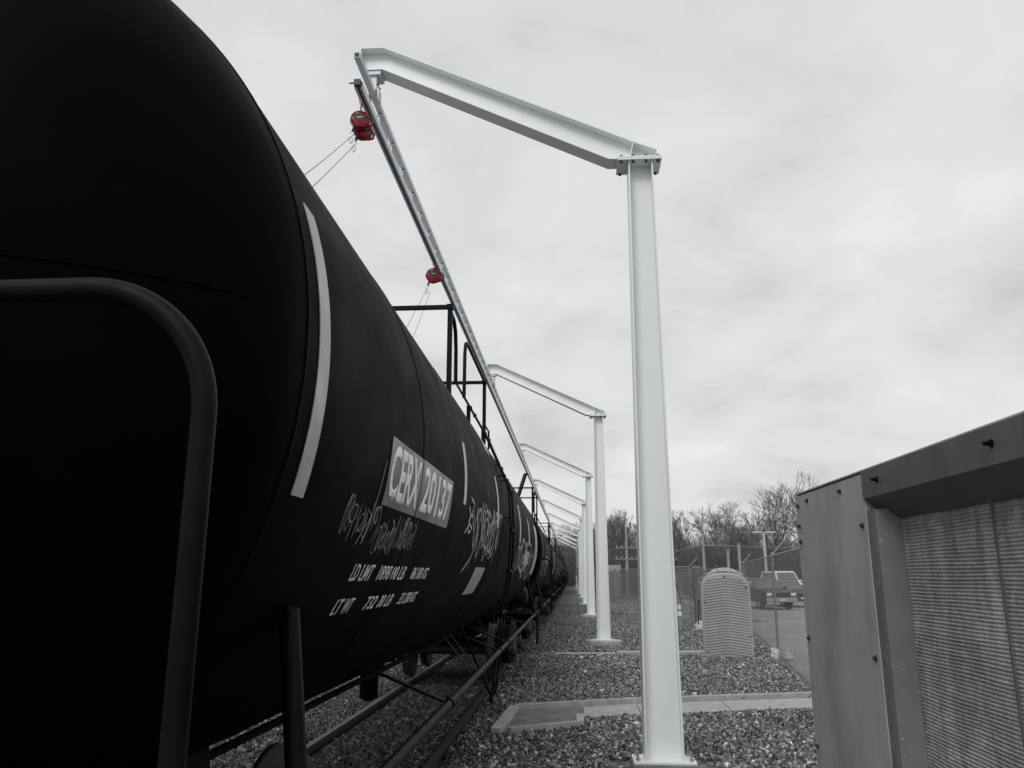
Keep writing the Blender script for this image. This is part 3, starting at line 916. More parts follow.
def build_post(y0, label):
    t = thing('cantilever_post', (CX, y0, 0), label, 'steel post', 'white cantilever posts along the track')
    zb, zt = .12, 6.745
    wb, wt, fl = .39, .285, .30
    tf = .016
    b = MB()   # tapered wide-flange column, web facing the camera

    def col_seg(b):
        for s in (1, -1):
            xb, xt = CX + s * wb / 2, CX + s * wt / 2
            vs = []
            for (x, z) in ((xb, zb + .025), (xt, zt)):
                for dx in (0, -s * tf):
                    for dy in (-fl / 2, fl / 2): vs.append((x + dx, y0 + dy, z))
            b.add(vs, [(0, 1, 5, 4), (2, 6, 7, 3), (0, 4, 6, 2), (1, 3, 7, 5), (0, 2, 3, 1), (4, 5, 7, 6)])
        vs = []
        for (h, z) in ((wb / 2 - tf, zb + .025), (wt / 2 - tf, zt)):
            for sx in (-1, 1):
                for dy in (-.006, .006): vs.append((CX + sx * h, y0 + dy, z))
        b.add(vs, [(0, 1, 3, 2), (4, 6, 7, 5), (0, 2, 6, 4), (1, 5, 7, 3)])
    col_seg(b)
    b.build('column', M['white'], t)
    b = MB(); b.box(CX - .31, y0 - .185, zb, CX + .31, y0 + .185, zb + .025, .003); bp = b.build('base_plate', M['white'], t)
    for sx in (-1, 1):
        for sy in (-1, 1):
            b = MB(); x, y = CX + sx * .265, y0 + sy * .125
            b.cyl((x, y, zb + .0255), (x, y, zb + .05), .024, 6); b.cyl((x, y, zb + .05), (x, y, zb + .11), .012, 8)
            b.build('anchor_bolt', M['galv'], bp)
    # cap plate with gussets
    b = MB(); b.box(CX - .27, y0 - .19, zt + .001, CX + .25, y0 + .19, zt + .025, .003); cap = b.build('cap_plate', M['white'], t)
    b = MB(); b.box(CX - .27, y0 - .19, zt + .026, CX + .25, y0 + .19, zt + .05, .003); b.build('cap_plate', M['white'], t)
    for sx in (-1, -.35, .35, 1):
        b = MB(); x = CX - .01 + sx * .215
        b.cyl((x, y0 - .155, zt - .022), (x, y0 - .155, zt), .019, 6); b.cyl((x, y0 - .155, zt + .051), (x, y0 - .155, zt + .075), .019, 6)
        b.cyl((x, y0 + .155, zt - .022), (x, y0 + .155, zt), .019, 6); b.cyl((x, y0 + .155, zt + .051), (x, y0 + .155, zt + .075), .019, 6)
        b.build('bolt', M['dark'], cap)
    # sloping arm, I-section: web polygon + flange strips
    bot = [(CX + .20, zt + .052), (CX - .37, zt + .052), (-2.28, 8.16), (-2.56, 8.16)]
    top = [(CX + .20, zt + .165), (CX - .075, zt + .28), (-2.28, 8.485), (-2.56, 8.485)]
    web = [(x, z + .012) for x, z in bot] + [(x, z - .012) for x, z in top[::-1]]
    ax = MB(); ax.prism(web, 'Y', y0 - .006, y0 + .006)
    aw = .125
    for path, s in ((bot, 1), (top, -1)):
        for i in range(3):
            (xa, za), (xb, zb2) = path[i], path[i + 1]
            ax.prism([(xa, za), (xb, zb2), (xb, zb2 + s * .014), (xa, za + s * .014)], 'Y', y0 - aw, y0 + aw)
    arm = ax.build('arm', M['white'], t)
    b = MB(); b.bar((CX - .12, y0 - .065, zt + .066), (CX - .078, y0 - .065, zt + .262), .11, .012, up=(1, 0, 0)); b.build('stiffener', M['white'], arm)
    b = MB(); b.box(-2.574, y0 - aw, 8.16, -2.562, y0 + aw, 8.485); b.build('end_plate', M['white'], arm)
    # hanger clamp holding the rail
    b = MB()
    b.box(-2.50, y0 - .11, 8.10, -2.30, y0 + .11, 8.158, .004); b.box(-2.445, y0 - .08, 7.905, -2.355, y0 + .08, 8.10, .004)
    b.box(-2.475, y0 - .07, 7.78, -2.452, y0 + .07, 7.93); b.box(-2.348, y0 - .07, 7.78, -2.325, y0 + .07, 7.93)
    h = b.build('rail_hanger', M['white2'], t)
    b = MB()
    for s in (-1, 1): b.cyl((-2.355, y0 + s * .05, 8.0), (-2.335, y0 + s * .05, 8.0), .014, 6)
    b.build('bolt', M['dark'], h)
    return t


def build_footing(y0, label):
    b = MB(); b.lathe([(.54, -.02), (.54, .10), (.52, .119), (.001, .119)], 36, 'Z', (CX, y0, 0), smooth=False)
    if y0 < 10:
        b = MB(); b.box(CX - .325, y0 - .20, -.02, CX + .325, y0 + .20, .119, .006)
    o = b.build('concrete_footing', M['concrete_dark'] if y0 < 10 else M['concrete'], None, off=Vector((CX, y0, 0)))
    o.location = (CX, y0, 0)
    return tag(o, label, 'footing', 'concrete footings under the posts')


NP = 11
on2 = ['first', 'second', 'third', 'fourth', 'fifth', 'sixth', 'seventh', 'eighth', 'ninth', 'tenth', 'eleventh']
post = build_post(CY, 'first and tallest white steel column with sloping arm, nearest the camera')
for k in range(1, NP):
    place_copy(post, (CX, CY + SP * k, 0), '%s white steel column with sloping arm, counted from the camera' % on2[k])
build_footing(CY, 'square stained concrete footing under the nearest white column')
f2 = build_footing(CY + SP, 'round pale concrete footing under the second white column')
for k in range(2, NP):
    c = f2.copy(); COL.objects.link(c); c.location = (CX, CY + SP * k, 0)
    c['label'] = 'round pale concrete footing under the %s white column from the camera' % on2[k]

# overhead trolley rail
RX = -2.40
RY0, RY1 = 8.03, CY + SP * (NP - 1) + 1.2
rt = thing('overhead_rail', (RX, CY, 7.5), 'long white trussed trolley rail hanging from the sloping arms above the tank cars', 'rail')
b = MB()   # hollow square chord: four walls
w = .035
for s in (-1, 1):
    b.box(RX + s * w, RY0, 7.86 - w, RX + s * (w - .006), RY1, 7.86 + w)
    b.box(RX - w + .006, RY0, 7.86 + s * w, RX + w - .006, RY1, 7.86 + s * (w - .006))
b.build('top_chord', M['white2'], rt)
b = MB()
b.prism([(RX - .045, 7.50), (RX - .045, 7.59), (RX + .045, 7.59), (RX + .045, 7.50), (RX + .018, 7.50), (RX + .018, 7.508), (RX + .037, 7.508), (RX + .037, 7.582), (RX - .037, 7.582), (RX - .037, 7.508), (RX - .018, 7.508), (RX - .018, 7.50)], 'Y', RY0 + .12, RY1)
b.build('enclosed_track', M['white2'], rt)
# zigzag bent strip between the chords
b = MB(); y = CY - .02; zlo, zhi = 7.592, 7.823
pts = []
while y < RY1 - 1:
    pts += [(y, zlo), (y + .08, zlo), (y + .37, zhi), (y + .45, zhi)]
    y += .74
for i in range(len(pts) - 1):
    (ya, za), (yb, zb) = pts[i], pts[i + 1]
    b.add([(RX - .034, ya, za), (RX + .034, ya, za), (RX + .034, yb, zb), (RX - .034, yb, zb), (RX - .034, ya, za + .004), (RX + .034, ya, za + .004), (RX + .034, yb, zb + .004), (RX - .034, yb, zb + .004)],
          [(0, 1, 2, 3), (7, 6, 5, 4), (0, 4, 5, 1), (2, 6, 7, 3), (1, 5, 6, 2), (3, 7, 4, 0)])
b.build('zigzag_bracing', M['white2'], rt)
b = MB(); b.box(RX - .04, RY0 + .06, 7.505, RX + .04, RY0 + .115, 7.585, .003); b.cyl((RX - .10, RY0 + .085, 7.545), (RX + .06, RY0 + .085, 7.545), .009, 8); b.build('end_stop', M['dark'], rt)

# ------------------------------------------------------------------ red self-retracting lifelines


def build_reel(loc, label, turn=0.0, K=.84, TP=-.20):
    x, y, z = loc
    t = thing('safety_reel', loc, label, 'safety reel', 'red self retracting safety reels hanging from the overhead rail')
    # trolley and carabiner
    b = MB(); b.box(x - .012, y - .05, z - .02, x + .012, y + .05, z + .05, .003); tl = b.build('trolley', M['dark'], t)
    b = MB()
    b.tube([(x + .028 * cos(a), y, z - .075 + .055 * sin(a)) for a in np.linspace(0, 2 * pi, 17)[:-1]], .007, 8, closed=True)
    b.tube([(x, y + .024 * cos(a), z - .165 + .05 * sin(a)) for a in np.linspace(0, 2 * pi, 17)[:-1]], .007, 8, closed=True)
    b.tube([(x, y, z - .20), (x, y, z + TP - .02)], .008, 6) if TP < -.22 else None
    b.build('carabiner', M['brass'], t)
    # housing: round drum facing the camera, slightly turned
    ca, sa = cos(turn), sin(turn)

    def rot(p):
        p = (p[0] * K, p[1] * K, TP + (p[2] + .20) * K)
        return (x + p[0] * ca - p[1] * sa, y + p[0] * sa + p[1] * ca, z + p[2])
    h = MB()
    n = 40
    prof = [(.01, -.09), (.12, -.09), (.155, -.066), (.172, -.024), (.172, .024), (.155, .066), (.12, .09), (.01, .09)]
    vs = []; fs = []
    for (r, d) in prof:
        for j in range(n):
            a = 2 * pi * j / n
            k = 1.0 + (.09 * abs(sin(a * 2.5)) - .03) * (r > .1)
            vs.append(rot((r * k * cos(a), d, -.36 + r * k * sin(a) * .95)))
    for i in range(len(prof) - 1):
        for j in range(n):
            fs.append((i * n + j, i * n + (j + 1) % n, (i + 1) * n + (j + 1) % n, (i + 1) * n + j))
    h.add(vs, fs, True)
    hs_ = h.build('housing', M['red'], t)
    b = MB()
    for k in range(6):
        a = k * pi / 3 + .3
        b.cyl(rot((.142 * cos(a), -.098, -.36 + .138 * sin(a))), rot((.142 * cos(a), -.06, -.36 + .138 * sin(a))), .010, 8)
    b.tube([rot((.158 * cos(a), -.074, -.36 + .15 * sin(a))) for a in np.linspace(0, 2 * pi, 25)[:-1]], .008, 6, closed=True)
    b.build('rim', M['red_dark'], hs_)
    b = MB()
    dis = [rot((.11 * cos(a) * 1.02, -.095, -.335 + .076 * sin(a))) for a in np.linspace(0, 2 * pi, 29)[:-1]]
    dis2 = [rot((.11 * cos(a) * 1.02, -.09, -.335 + .076 * sin(a))) for a in np.linspace(0, 2 * pi, 29)[:-1]]
    m_ = len(dis)
    b.add(dis + dis2, [tuple(range(m_))] + [(i, (i + 1) % m_, (i + 1) % m_ + m_, i + m_) for i in range(m_)])
    b.build('label_plate', M['dark'], hs_)
    b = MB()
    b.add([rot(p) for p in [(-.05, -.097, -.35), (.06, -.097, -.335), (.06, -.097, -.325), (-.05, -.097, -.338)]], [(0, 1, 2, 3)])
    b.build('label_stripe', M['chrome'], hs_)
    # handle loop
    b = MB(); b.tube([rot(p) for p in [(.10, .0, -.27), (.17, .0, -.29), (.215, .0, -.36), (.20, .0, -.44), (.13, .0, -.48), (.07, 0, -.47)]], .016, 8); b.build('handle', M['red_dark'], t)
    # top lug, bottom nozzle
    b = MB(); b.tube([rot((.0, 0, -.19)), rot((0, 0, -.24))], .02, 8); b.build('top_lug', M['chrome'], t)
    b = MB(); b.tube([rot((-.09, 0, -.47)), rot((-.125, 0, -.575))], .022, 10, r2=.017); b.build('nozzle', M['dark'], t)
    hk = rot((-.14, 0, -.61))
    b = MB()
    b.tube([(hk[0] + .022 * cos(a), hk[1], hk[2] + .03 * sin(a)) for a in np.linspace(0, 2 * pi, 13)[:-1]], .006, 6, closed=True)
    b.tube([(hk[0] + .02 * cos(a) - .01, hk[1], hk[2] - .08 + .05 * sin(a)) for a in np.linspace(0, 2 * pi, 15)[:-1]], .007, 6, closed=True)
    b.build('snap_hook', M['chrome'], t)
    return t, Vector(hk) + Vector((-.01, 0, -.05))


def add_wire(t, a, b_, name='pull_line'):
    b = MB(); a = Vector(a); q = Vector(b_)
    b.tube([a + (q - a) * u + Vector((0, 0, -.02 * sin(pi * u))) for u in np.linspace(0, 1, 12)], .0042, 5)
    b.build(name, M['cable'], t)


r_a, h_a = build_reel((RX - .045, 8.46, 7.62), 'red reel with dark round label, at the very end of the overhead rail', .15, .67, -.25)
add_wire(r_a, h_a, (-1.90, 4.55, 4.25))
r_b, h_b = build_reel((RX - .05, 8.60, 7.59), 'red reel tucked just behind the end reel, its handle loop showing below', .6, .67, -.28)
add_wire(r_b, h_b, (-1.96, 4.78, 4.2))
r_c, h_c = build_reel((RX - .02, 13.6, 7.60), 'red reel farther along the overhead rail, alone above the car walkway', .1)
add_wire(r_c, h_c, (-2.6, 10.2, 4.35)); add_wire(r_c, h_c + Vector((.05, .1, 0)), (-2.45, 10.6, 4.35))

# ------------------------------------------------------------------ big grey equipment enclosure on the right
BX = 1.2
bt = thing('equipment_enclosure', (BX, 1.5, 0), 'weathered grey steel enclosure with dusty radiator fins, close at the right edge', 'enclosure')
yN, yF, zT = -1.6, 4.41, 2.36
b = MB()
b.box(BX + .172, yN, .15, 3.4, yF - .004, zT - .004)
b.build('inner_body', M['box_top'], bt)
b = MB(); b.box(BX, 3.392, .12, BX + .168, yF, zT, .004); b.box(BX + .1685, yF - .0035, .12, 3.4, yF, zT); b.build('corner_panel', M['box_paint'], bt)
# top frame: lip on top, face, underside slanting in to the recess
b = MB()
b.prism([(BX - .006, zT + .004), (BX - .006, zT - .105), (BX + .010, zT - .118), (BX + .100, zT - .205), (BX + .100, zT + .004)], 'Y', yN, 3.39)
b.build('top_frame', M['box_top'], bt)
b = MB(); b.box(BX - .004, yN, zT + .005, 3.4, yF, zT + .014, .002); b.build('roof_sheet', M['box_paint'], bt)
b = MB(); b.box(BX - .004, yN, .12, BX + .168, 3.39, .42, .006); b.build('bottom_frame', M['box_top'], bt)
# jamb beside the fins
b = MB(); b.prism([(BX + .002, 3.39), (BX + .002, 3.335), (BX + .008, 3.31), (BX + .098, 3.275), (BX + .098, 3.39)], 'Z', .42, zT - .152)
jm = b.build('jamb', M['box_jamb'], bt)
# fins: horizontal ridges, gently uneven, in waves
rw = random.Random(5)
b = MB()
zs = np.arange(.42, zT - .155, .0125)
nseg = 60
ysn = np.linspace(yN, 3.272, nseg)
rs_ = np.random.RandomState(2)
prof_v = []


def fin_dx(y, z): return .0018 * sin(y * 16) + .0006 * sin(y * 41 + z * 2) + .001 * sin(z * 23 + y * 3)


vs = []; cols = nseg
rows_z = []
for z in zs:
    amp = .0021 * rw.uniform(.75, 1.2)
    rows_z += [(z, 0.0), (z + .0045, -amp), (z + .0075, -amp), (z + .0095, 0.0)]
for (z, a) in rows_z:
    for y in ysn:
        vs.append((BX + .090 + a + fin_dx(y, z), y, z + .0012 * sin(y * 9 + z * 31) + rs_.uniform(-.0006, .0006)))
fs = []
for i in range(len(rows_z) - 1):
    for j in range(cols - 1):
        fs.append((i * cols + j, i * cols + j + 1, (i + 1) * cols + j + 1, (i + 1) * cols + j))
b.add(vs, fs)
b.build('radiator_fins', M['grille'], bt)
b = MB()
for y in (2.55, 1.9, 1.2): b.box(BX + .072, y - .004, .43, BX + .078, y + .004, zT - .16)
b.build('fin_support', M['box_top'], bt)
for (y, z) in ((3.22, 2.315), (2.34, 2.315), (1.5, 2.315), (.7, 2.315), (3.68, 2.315), (4.19, 2.32), (3.44, 2.15), (3.44, 1.63), (3.44, 1.1), (4.36, 2.305), (4.36, 2.20), (4.36, 2.12), (4.36, 1.64), (4.36, 1.13)):
    b = MB(); xx = BX - (.006 if y < 3.39 else 0)
    b.cyl((xx - .004, y, z), (xx, y, z), .012, 14); b.cyl((xx - .013, y, z), (xx - .004, y, z), .0075, 6)
    if y < 3.3: b.cyl((xx - .024, y, z), (xx - .013, y, z), .006, 8)
    b.build('bolt', M['dark'] if y > 3.3 else M['rail_pipe'], bt)
b = MB(); b.box(BX + .05, yN + .05, 0, 3.35, yF - .08, .119); b.build('skid_base', M['box_top'], bt)
for y in (yF + .0,):
    for z in (2.30, 2.17, 1.9, 1.4):
        b = MB(); b.cyl((BX + .03, y, z), (BX + .03, y + .014, z), .010, 6); b.build('bolt', M['dark'], bt)

# ------------------------------------------------------------------ arched moulded shelter
et = thing('arched_shelter', (3.8, 21.3, 0), 'grey arched moulded plastic shelter with chevron ribs, between first column and fence post', 'shelter')
A = Vector((3.20, 20.95, 0)); Bv = Vector((4.38, 20.76, 0))
U = (Bv - A).normalized(); W = Vector((-U.y, U.x, 0)); HW = (Bv - A).length / 2; CEN = (A + Bv) / 2
ZA = 2.02 - .42


def sp(u, z, d): return CEN + U * u + W * d + Vector((0, 0, z))


def arch(hw, zs_, rise, n=28):
    pts = [(-hw, 0.0)]
    for k in range(n + 1):
        a = pi - pi * k / n
        ex = 2 / 2.35
        pts.append((hw * math.copysign(abs(cos(a)) ** ex, cos(a)), zs_ + rise * abs(sin(a)) ** ex))
    pts.append((hw, 0.0))
    return pts


b = MB(); pts = arch(HW, ZA, .42)
n = len(pts)
vs = [sp(u, z, 0) for u, z in pts] + [sp(u * .86, z, .55) for u, z in pts] + [sp(u * .965, z * .982, -.02) for u, z in pts]
fs = [(i, i + 1, i + 1 + n, i + n) for i in range(n - 1)] + [(i + 2 * n, i + 1 + 2 * n, i + 1, i) for i in range(n - 1)] + [tuple(range(2 * n, 3 * n))] + [tuple(range(2 * n - 1, n - 1, -1))]
b.add(vs, fs)
b.build('shell', M['plastic'], et)
# chevron ribs following the front
b = MB()
z = .06
while z < 1.86:
    # available half width at height
    def hwz(zz):
        if zz < ZA: return HW * .90
        q = (zz - ZA) / .42
        return HW * .90 * max(0, 1 - q ** 2.35) ** (1 / 2.35)
    hw = hwz(z + .03)
    if hw > .1:
        nn = 14
        P = []
        for k in range(nn + 1):
            u = -hw + 2 * hw * k / nn
            P.append((u, z + .075 * (1 - abs(u) / (HW * .9)) - .02))
        vs = []
        for (u, zz) in P:
            zz = min(zz, 1.97)
            vs += [sp(u, zz - .016, -.0205), sp(u, zz, -.040), sp(u, zz + .010, -.0205)]
        fs = []
        for k in range(nn):
            fs += [(3 * k, 3 * k + 3, 3 * k + 4, 3 * k + 1), (3 * k + 1, 3 * k + 4, 3 * k + 5, 3 * k + 2)]
        b.add(vs, fs)
    z += .066
b.build('chevron_ribs', M['plastic'], et)
# hoops over the roof behind the front panel
for d in (.08, .19, .30, .41, .51):
    b = MB(); pa = arch(HW * (1 - .24 * d) - .01, ZA, .44 + .18 * d)
    b.tube([sp(u, zz, d) for u, zz in pa[1:-1]], .018, 6); b.build('roof_hoop', M['plastic'], et)
b = MB()
for k in range(11):
    a = pi * (.12 + .76 * k / 10)
    u, zz = (HW + .01) * cos(a), ZA + .44 * sin(a)
    b.bar(sp(u * 1.0, zz, .03), sp(u * 1.13, zz + .10 * sin(a), .06), .02, .03)
b.build('roof_lugs', M['plastic'], et)
for (u, z) in ((.0, 1.93), (.5, 1.66), (.53, .50), (-.50, .12), (-.5, 1.3)):
    b = MB(); b.cyl(sp(u, z, -.035), sp(u, z, -.015), .022, 10); b.build('fastener', M['dark'], et)
b = MB(); b.bar(sp(-HW - .06, 1.35, .35), sp(-HW - .10, .75, .3), .03, .12, up=W); b.build('side_bracket', M['dark'], et)

# ------------------------------------------------------------------ chain-link fence


def chainlink(p, q, z0, z1, pitch=.075, r=.0035):
    """woven diagonals between p and q, real wires"""
    b = MB(); p = Vector((*p, 0)); q = Vector((*q, 0)); L = (q - p).length; t = (q - p).normalized(); H_ = z1 - z0
    nrm = Vector((-t.y, t.x, 0))
    x = -H_
    while x < L:
        for s in (1, -1):
            a0, a1 = x, x + H_
            za, zb = (z0, z1) if s > 0 else (z1, z0)
            # clip
            if a0 < 0:
                za = za + (zb - za) * (0 - a0) / H_; c0 = 0
            else: c0 = a0
            c1 = a1
            if a1 > L:
                zb2 = zb; full_za = (z0 if s > 0 else z1)
                zb = full_za + (zb2 - full_za) * (L - a0) / H_; c1 = L
            if c1 - c0 < .01: continue
            A_ = p + t * c0 + Vector((0, 0, za)) + nrm * (.003 * s); B_ = p + t * c1 + Vector((0, 0, zb)) + nrm * (.003 * s)
            d = (B_ - A_).normalized(); u = d.cross(nrm).normalized()
            off = [u * r, -u * r * .5 + nrm * r, -u * r * .5 - nrm * r]
            b.add([A_ + o for o in off] + [B_ + o for o in off], [(0, 1, 4, 3), (1, 2, 5, 4), (2, 0, 3, 5)])
        x += pitch
    return b


ft = thing('chain_link_fence', (4.98, 20.88, 0), 'chain-link fence with pipe rail and barbed-wire arms between gravel and parking lot', 'fence')
FY = [10.9, 14.2, 20.88, 33.4]
for i, y in enumerate(FY):
    x = fence_x(y)
    b = MB(); b.tube([(x, y, -.02), (x + .02, y, 2.44)], .032, 12); b.lathe([(.04, 2.44), (.04, 2.47), (.02, 2.50), (.001, 2.505)], 12, 'Z', (x + .02, y, 0))
    po = b.build('post', M['fence'], ft)
    b = MB(); b.bar((x + .02, y, 2.46), (x + .34, y + .03, 2.80), .03, .04); b.build('barbed_arm', M['fence'], po)
b = MB(); b.tube([(fence_x(FY[0]) + .02, FY[0], 2.43), (fence_x(FY[-1]) + .02, FY[-1], 2.43)], .021, 10); b.build('top_rail', M['fence'], ft)
chainlink((fence_x(FY[0]), FY[0]), (fence_x(FY[-1]), FY[-1]), .03, 2.42, pitch=.12, r=.0013).build('wire_mesh', M['wire'], ft)
b = MB()
for k in range(3):
    o = .08 + .12 * k
    pts_ = [(fence_x(y) + .02 + o, y + .01, 2.46 + o * 1.06 - .0) for y in FY]
    b.tube(pts_, .004, 4)
b.build('barbed_wire', M['wire'], ft)

# fence returning behind the shelter to the gate post
f2 = thing('far_fence', (6, 62, 0), 'distant chain-link fence with dark slats crossing the yard beyond the columns', 'fence')
xs = [1.6, 3.3, 5.0, 5.6, 7.3, 9.0, 10.7]
for x in xs:
    b = MB(); b.tube([(x, 63, 0), (x, 63, 2.45)], .04, 8); po = b.build('post', M['fence'], f2)
    b = MB(); b.bar((x, 63, 2.45), (x + .28, 62.9, 2.75), .03, .04); b.build('barbed_arm', M['fence'], po)
b = MB(); b.tube([(1.6, 63, 2.4), (10.7, 63, 2.4)], .03, 8); b.build('top_rail', M['fence'], f2)
b = MB()
for k in range(74):
    x = 1.66 + k * .122
    b.box(x, 63.05, .1, x + .095, 63.06, 2.3 + .03 * sin(k * 1.7))
b.build('privacy_slats', M['post_dark'], f2)
chainlink((1.6, 63.0), (10.7, 63.0), .05, 2.38, pitch=.2, r=.004).build('wire_mesh', M['wire'], f2)

# gate fence near the thick post
f3 = thing('gate_fence', (5, 34, 0), 'short fence section with barbed arms beside the thick dark post', 'fence')
for x, y in ((3.9, 33.6), (4.72, 33.6)):
    b = MB(); b.tube([(x, y, 0), (x, y, 2.3)], .035, 8); po = b.build('post', M['fence'], f3)
    b = MB(); b.bar((x, y, 2.3), (x + .36, y, 2.66), .03, .045); b.build('barbed_arm', M['fence'], po)
b = MB(); b.tube([(3.5, 33.6, 2.28), (4.72, 33.6, 2.28)], .025, 8); b.tube([(3.5, 33.6, 1.1), (4.72, 33.6, 1.1)], .02, 8); b.build('rail', M['fence'], f3)
chainlink((3.5, 33.62), (4.72, 33.62), .05, 2.25, pitch=.11, r=.003).build('wire_mesh', M['wire'], f3)
b = MB(); b.tube([(4.95, 33, -.02), (4.96, 33, 1.2), (4.95, 33, 2.25)], .21, 20); b.lathe([(.21, 2.25), (.15, 2.30), (.001, 2.32)], 20, 'Z', (4.95, 33, 0))
o = b.build('gate_post', M['post_dark']); tag(o, 'thick dark weathered round post left of the arched shelter', 'post')

# tall thin cone and white sacks
ct = thing('traffic_cone', (4.02, 31.7, 0), 'tall grey traffic cone with white bands beside the first column', 'cone')
b = MB(); b.box(3.85, 31.53, 0, 4.19, 31.87, .04, .005); b.build('base', M['tyre'], ct)
b = MB(); b.lathe([(.13, .04), (.035, 1.05), (.03, 1.09), (.001, 1.09)], 20, 'Z', (4.02, 31.7, 0)); b.build('body', M['cone'], ct)
b = MB(); b.lathe([(.093, .48), (.078, .64)], 20, 'Z', (4.02, 31.7, 0)); b.lathe([(.072, .72), (.057, .88)], 20, 'Z', (4.02, 31.7, 0)); b.build('white_band', M['white_plain'], ct)


def sack(loc, s, seed, label):
    rs = random.Random(seed)
    import bmesh
    bm = bmesh.new(); bmesh.ops.create_icosphere(bm, subdivisions=3, radius=1)
    ph = [rs.uniform(0, 6) for _ in range(6)]
    for v in bm.verts:
        c_ = v.co.copy()
        k = 1 + .28 * sin(c_.x * 5 + ph[0]) * sin(c_.y * 4 + ph[1]) - .25 * max(0, c_.z) * abs(c_.x + .3) + .16 * sin(c_.z * 9 + ph[2] + c_.x * 6)
        v.co = Vector((c_.x * s[0] * k, c_.y * s[1] * k, max(-.1, c_.z * k) * s[2] + (.12 * s[2] if c_.z > .6 else 0)))
    me = bpy.data.meshes.new('sack'); bm.to_mesh(me); bm.free(); me.materials.append(M['bag'])
    for p in me.polygons: p.use_smooth = True
    o = bpy.data.objects.new('sack', me); COL.objects.link(o); o.location = loc
    return tag(o, label, 'sack')


sack((4.86, 20.75, .03), (.12, .12, .20), 1, 'pale crumpled sack slumped at the foot of the near fence post')
sack((5.12, 20.6, .02), (.11, .12, .2), 2, 'small grey sack lying right of the near fence post')
sack((4.75, 31.0, .03), (.3, .25, .28), 3, 'white crumpled sack at the base of the thick dark post')
# small white meter cabinet right of the thick post
wt_ = thing('meter_cabinet', (5.45, 33.4, 0), 'slim white cabinet on a stand between thick post and arched shelter', 'cabinet')
b = MB(); b.box(5.32, 33.3, 1.1, 5.56, 33.5, 1.85, .01); b.build('cabinet_body', M['car_white'], wt_)
b = MB(); b.box(5.42, 33.36, 0, 5.47, 33.42, 1.1); b.build('stand', M['fence'], wt_)
b = MB(); b.box(5.35, 33.28, 1.5, 5.53, 33.298, 1.75, .004); b.build('door', M['plastic'], wt_)
# valve stand clutter
vt = thing('valve_stand', (4.3, 36, 0), 'dark pipe valve stand seen through the gate fence', 'valve')
b = MB(); b.tube([(4.1, 36, 0), (4.1, 36, 1.5), (4.2, 36, 1.62), (4.5, 36, 1.62), (4.6, 36, 1.5), (4.6, 36, 0)], .07, 10); b.build('pipe', M['post_dark'], vt)
b = MB(); b.tube([(4.35 + .18 * cos(a), 35.9, 1.85 + .18 * sin(a)) for a in np.linspace(0, 2 * pi, 17)[:-1]], .02, 6, closed=True); b.cyl((4.35, 35.95, 1.62), (4.35, 35.9, 1.85), .02, 6); b.build('handwheel', M['fence'], vt)
b = MB(); b.box(3.95, 36.2, .1, 4.75, 36.5, 1.3, .02); b.build('cabinet_body', M['plastic'], vt)

# ------------------------------------------------------------------ parked vehicles


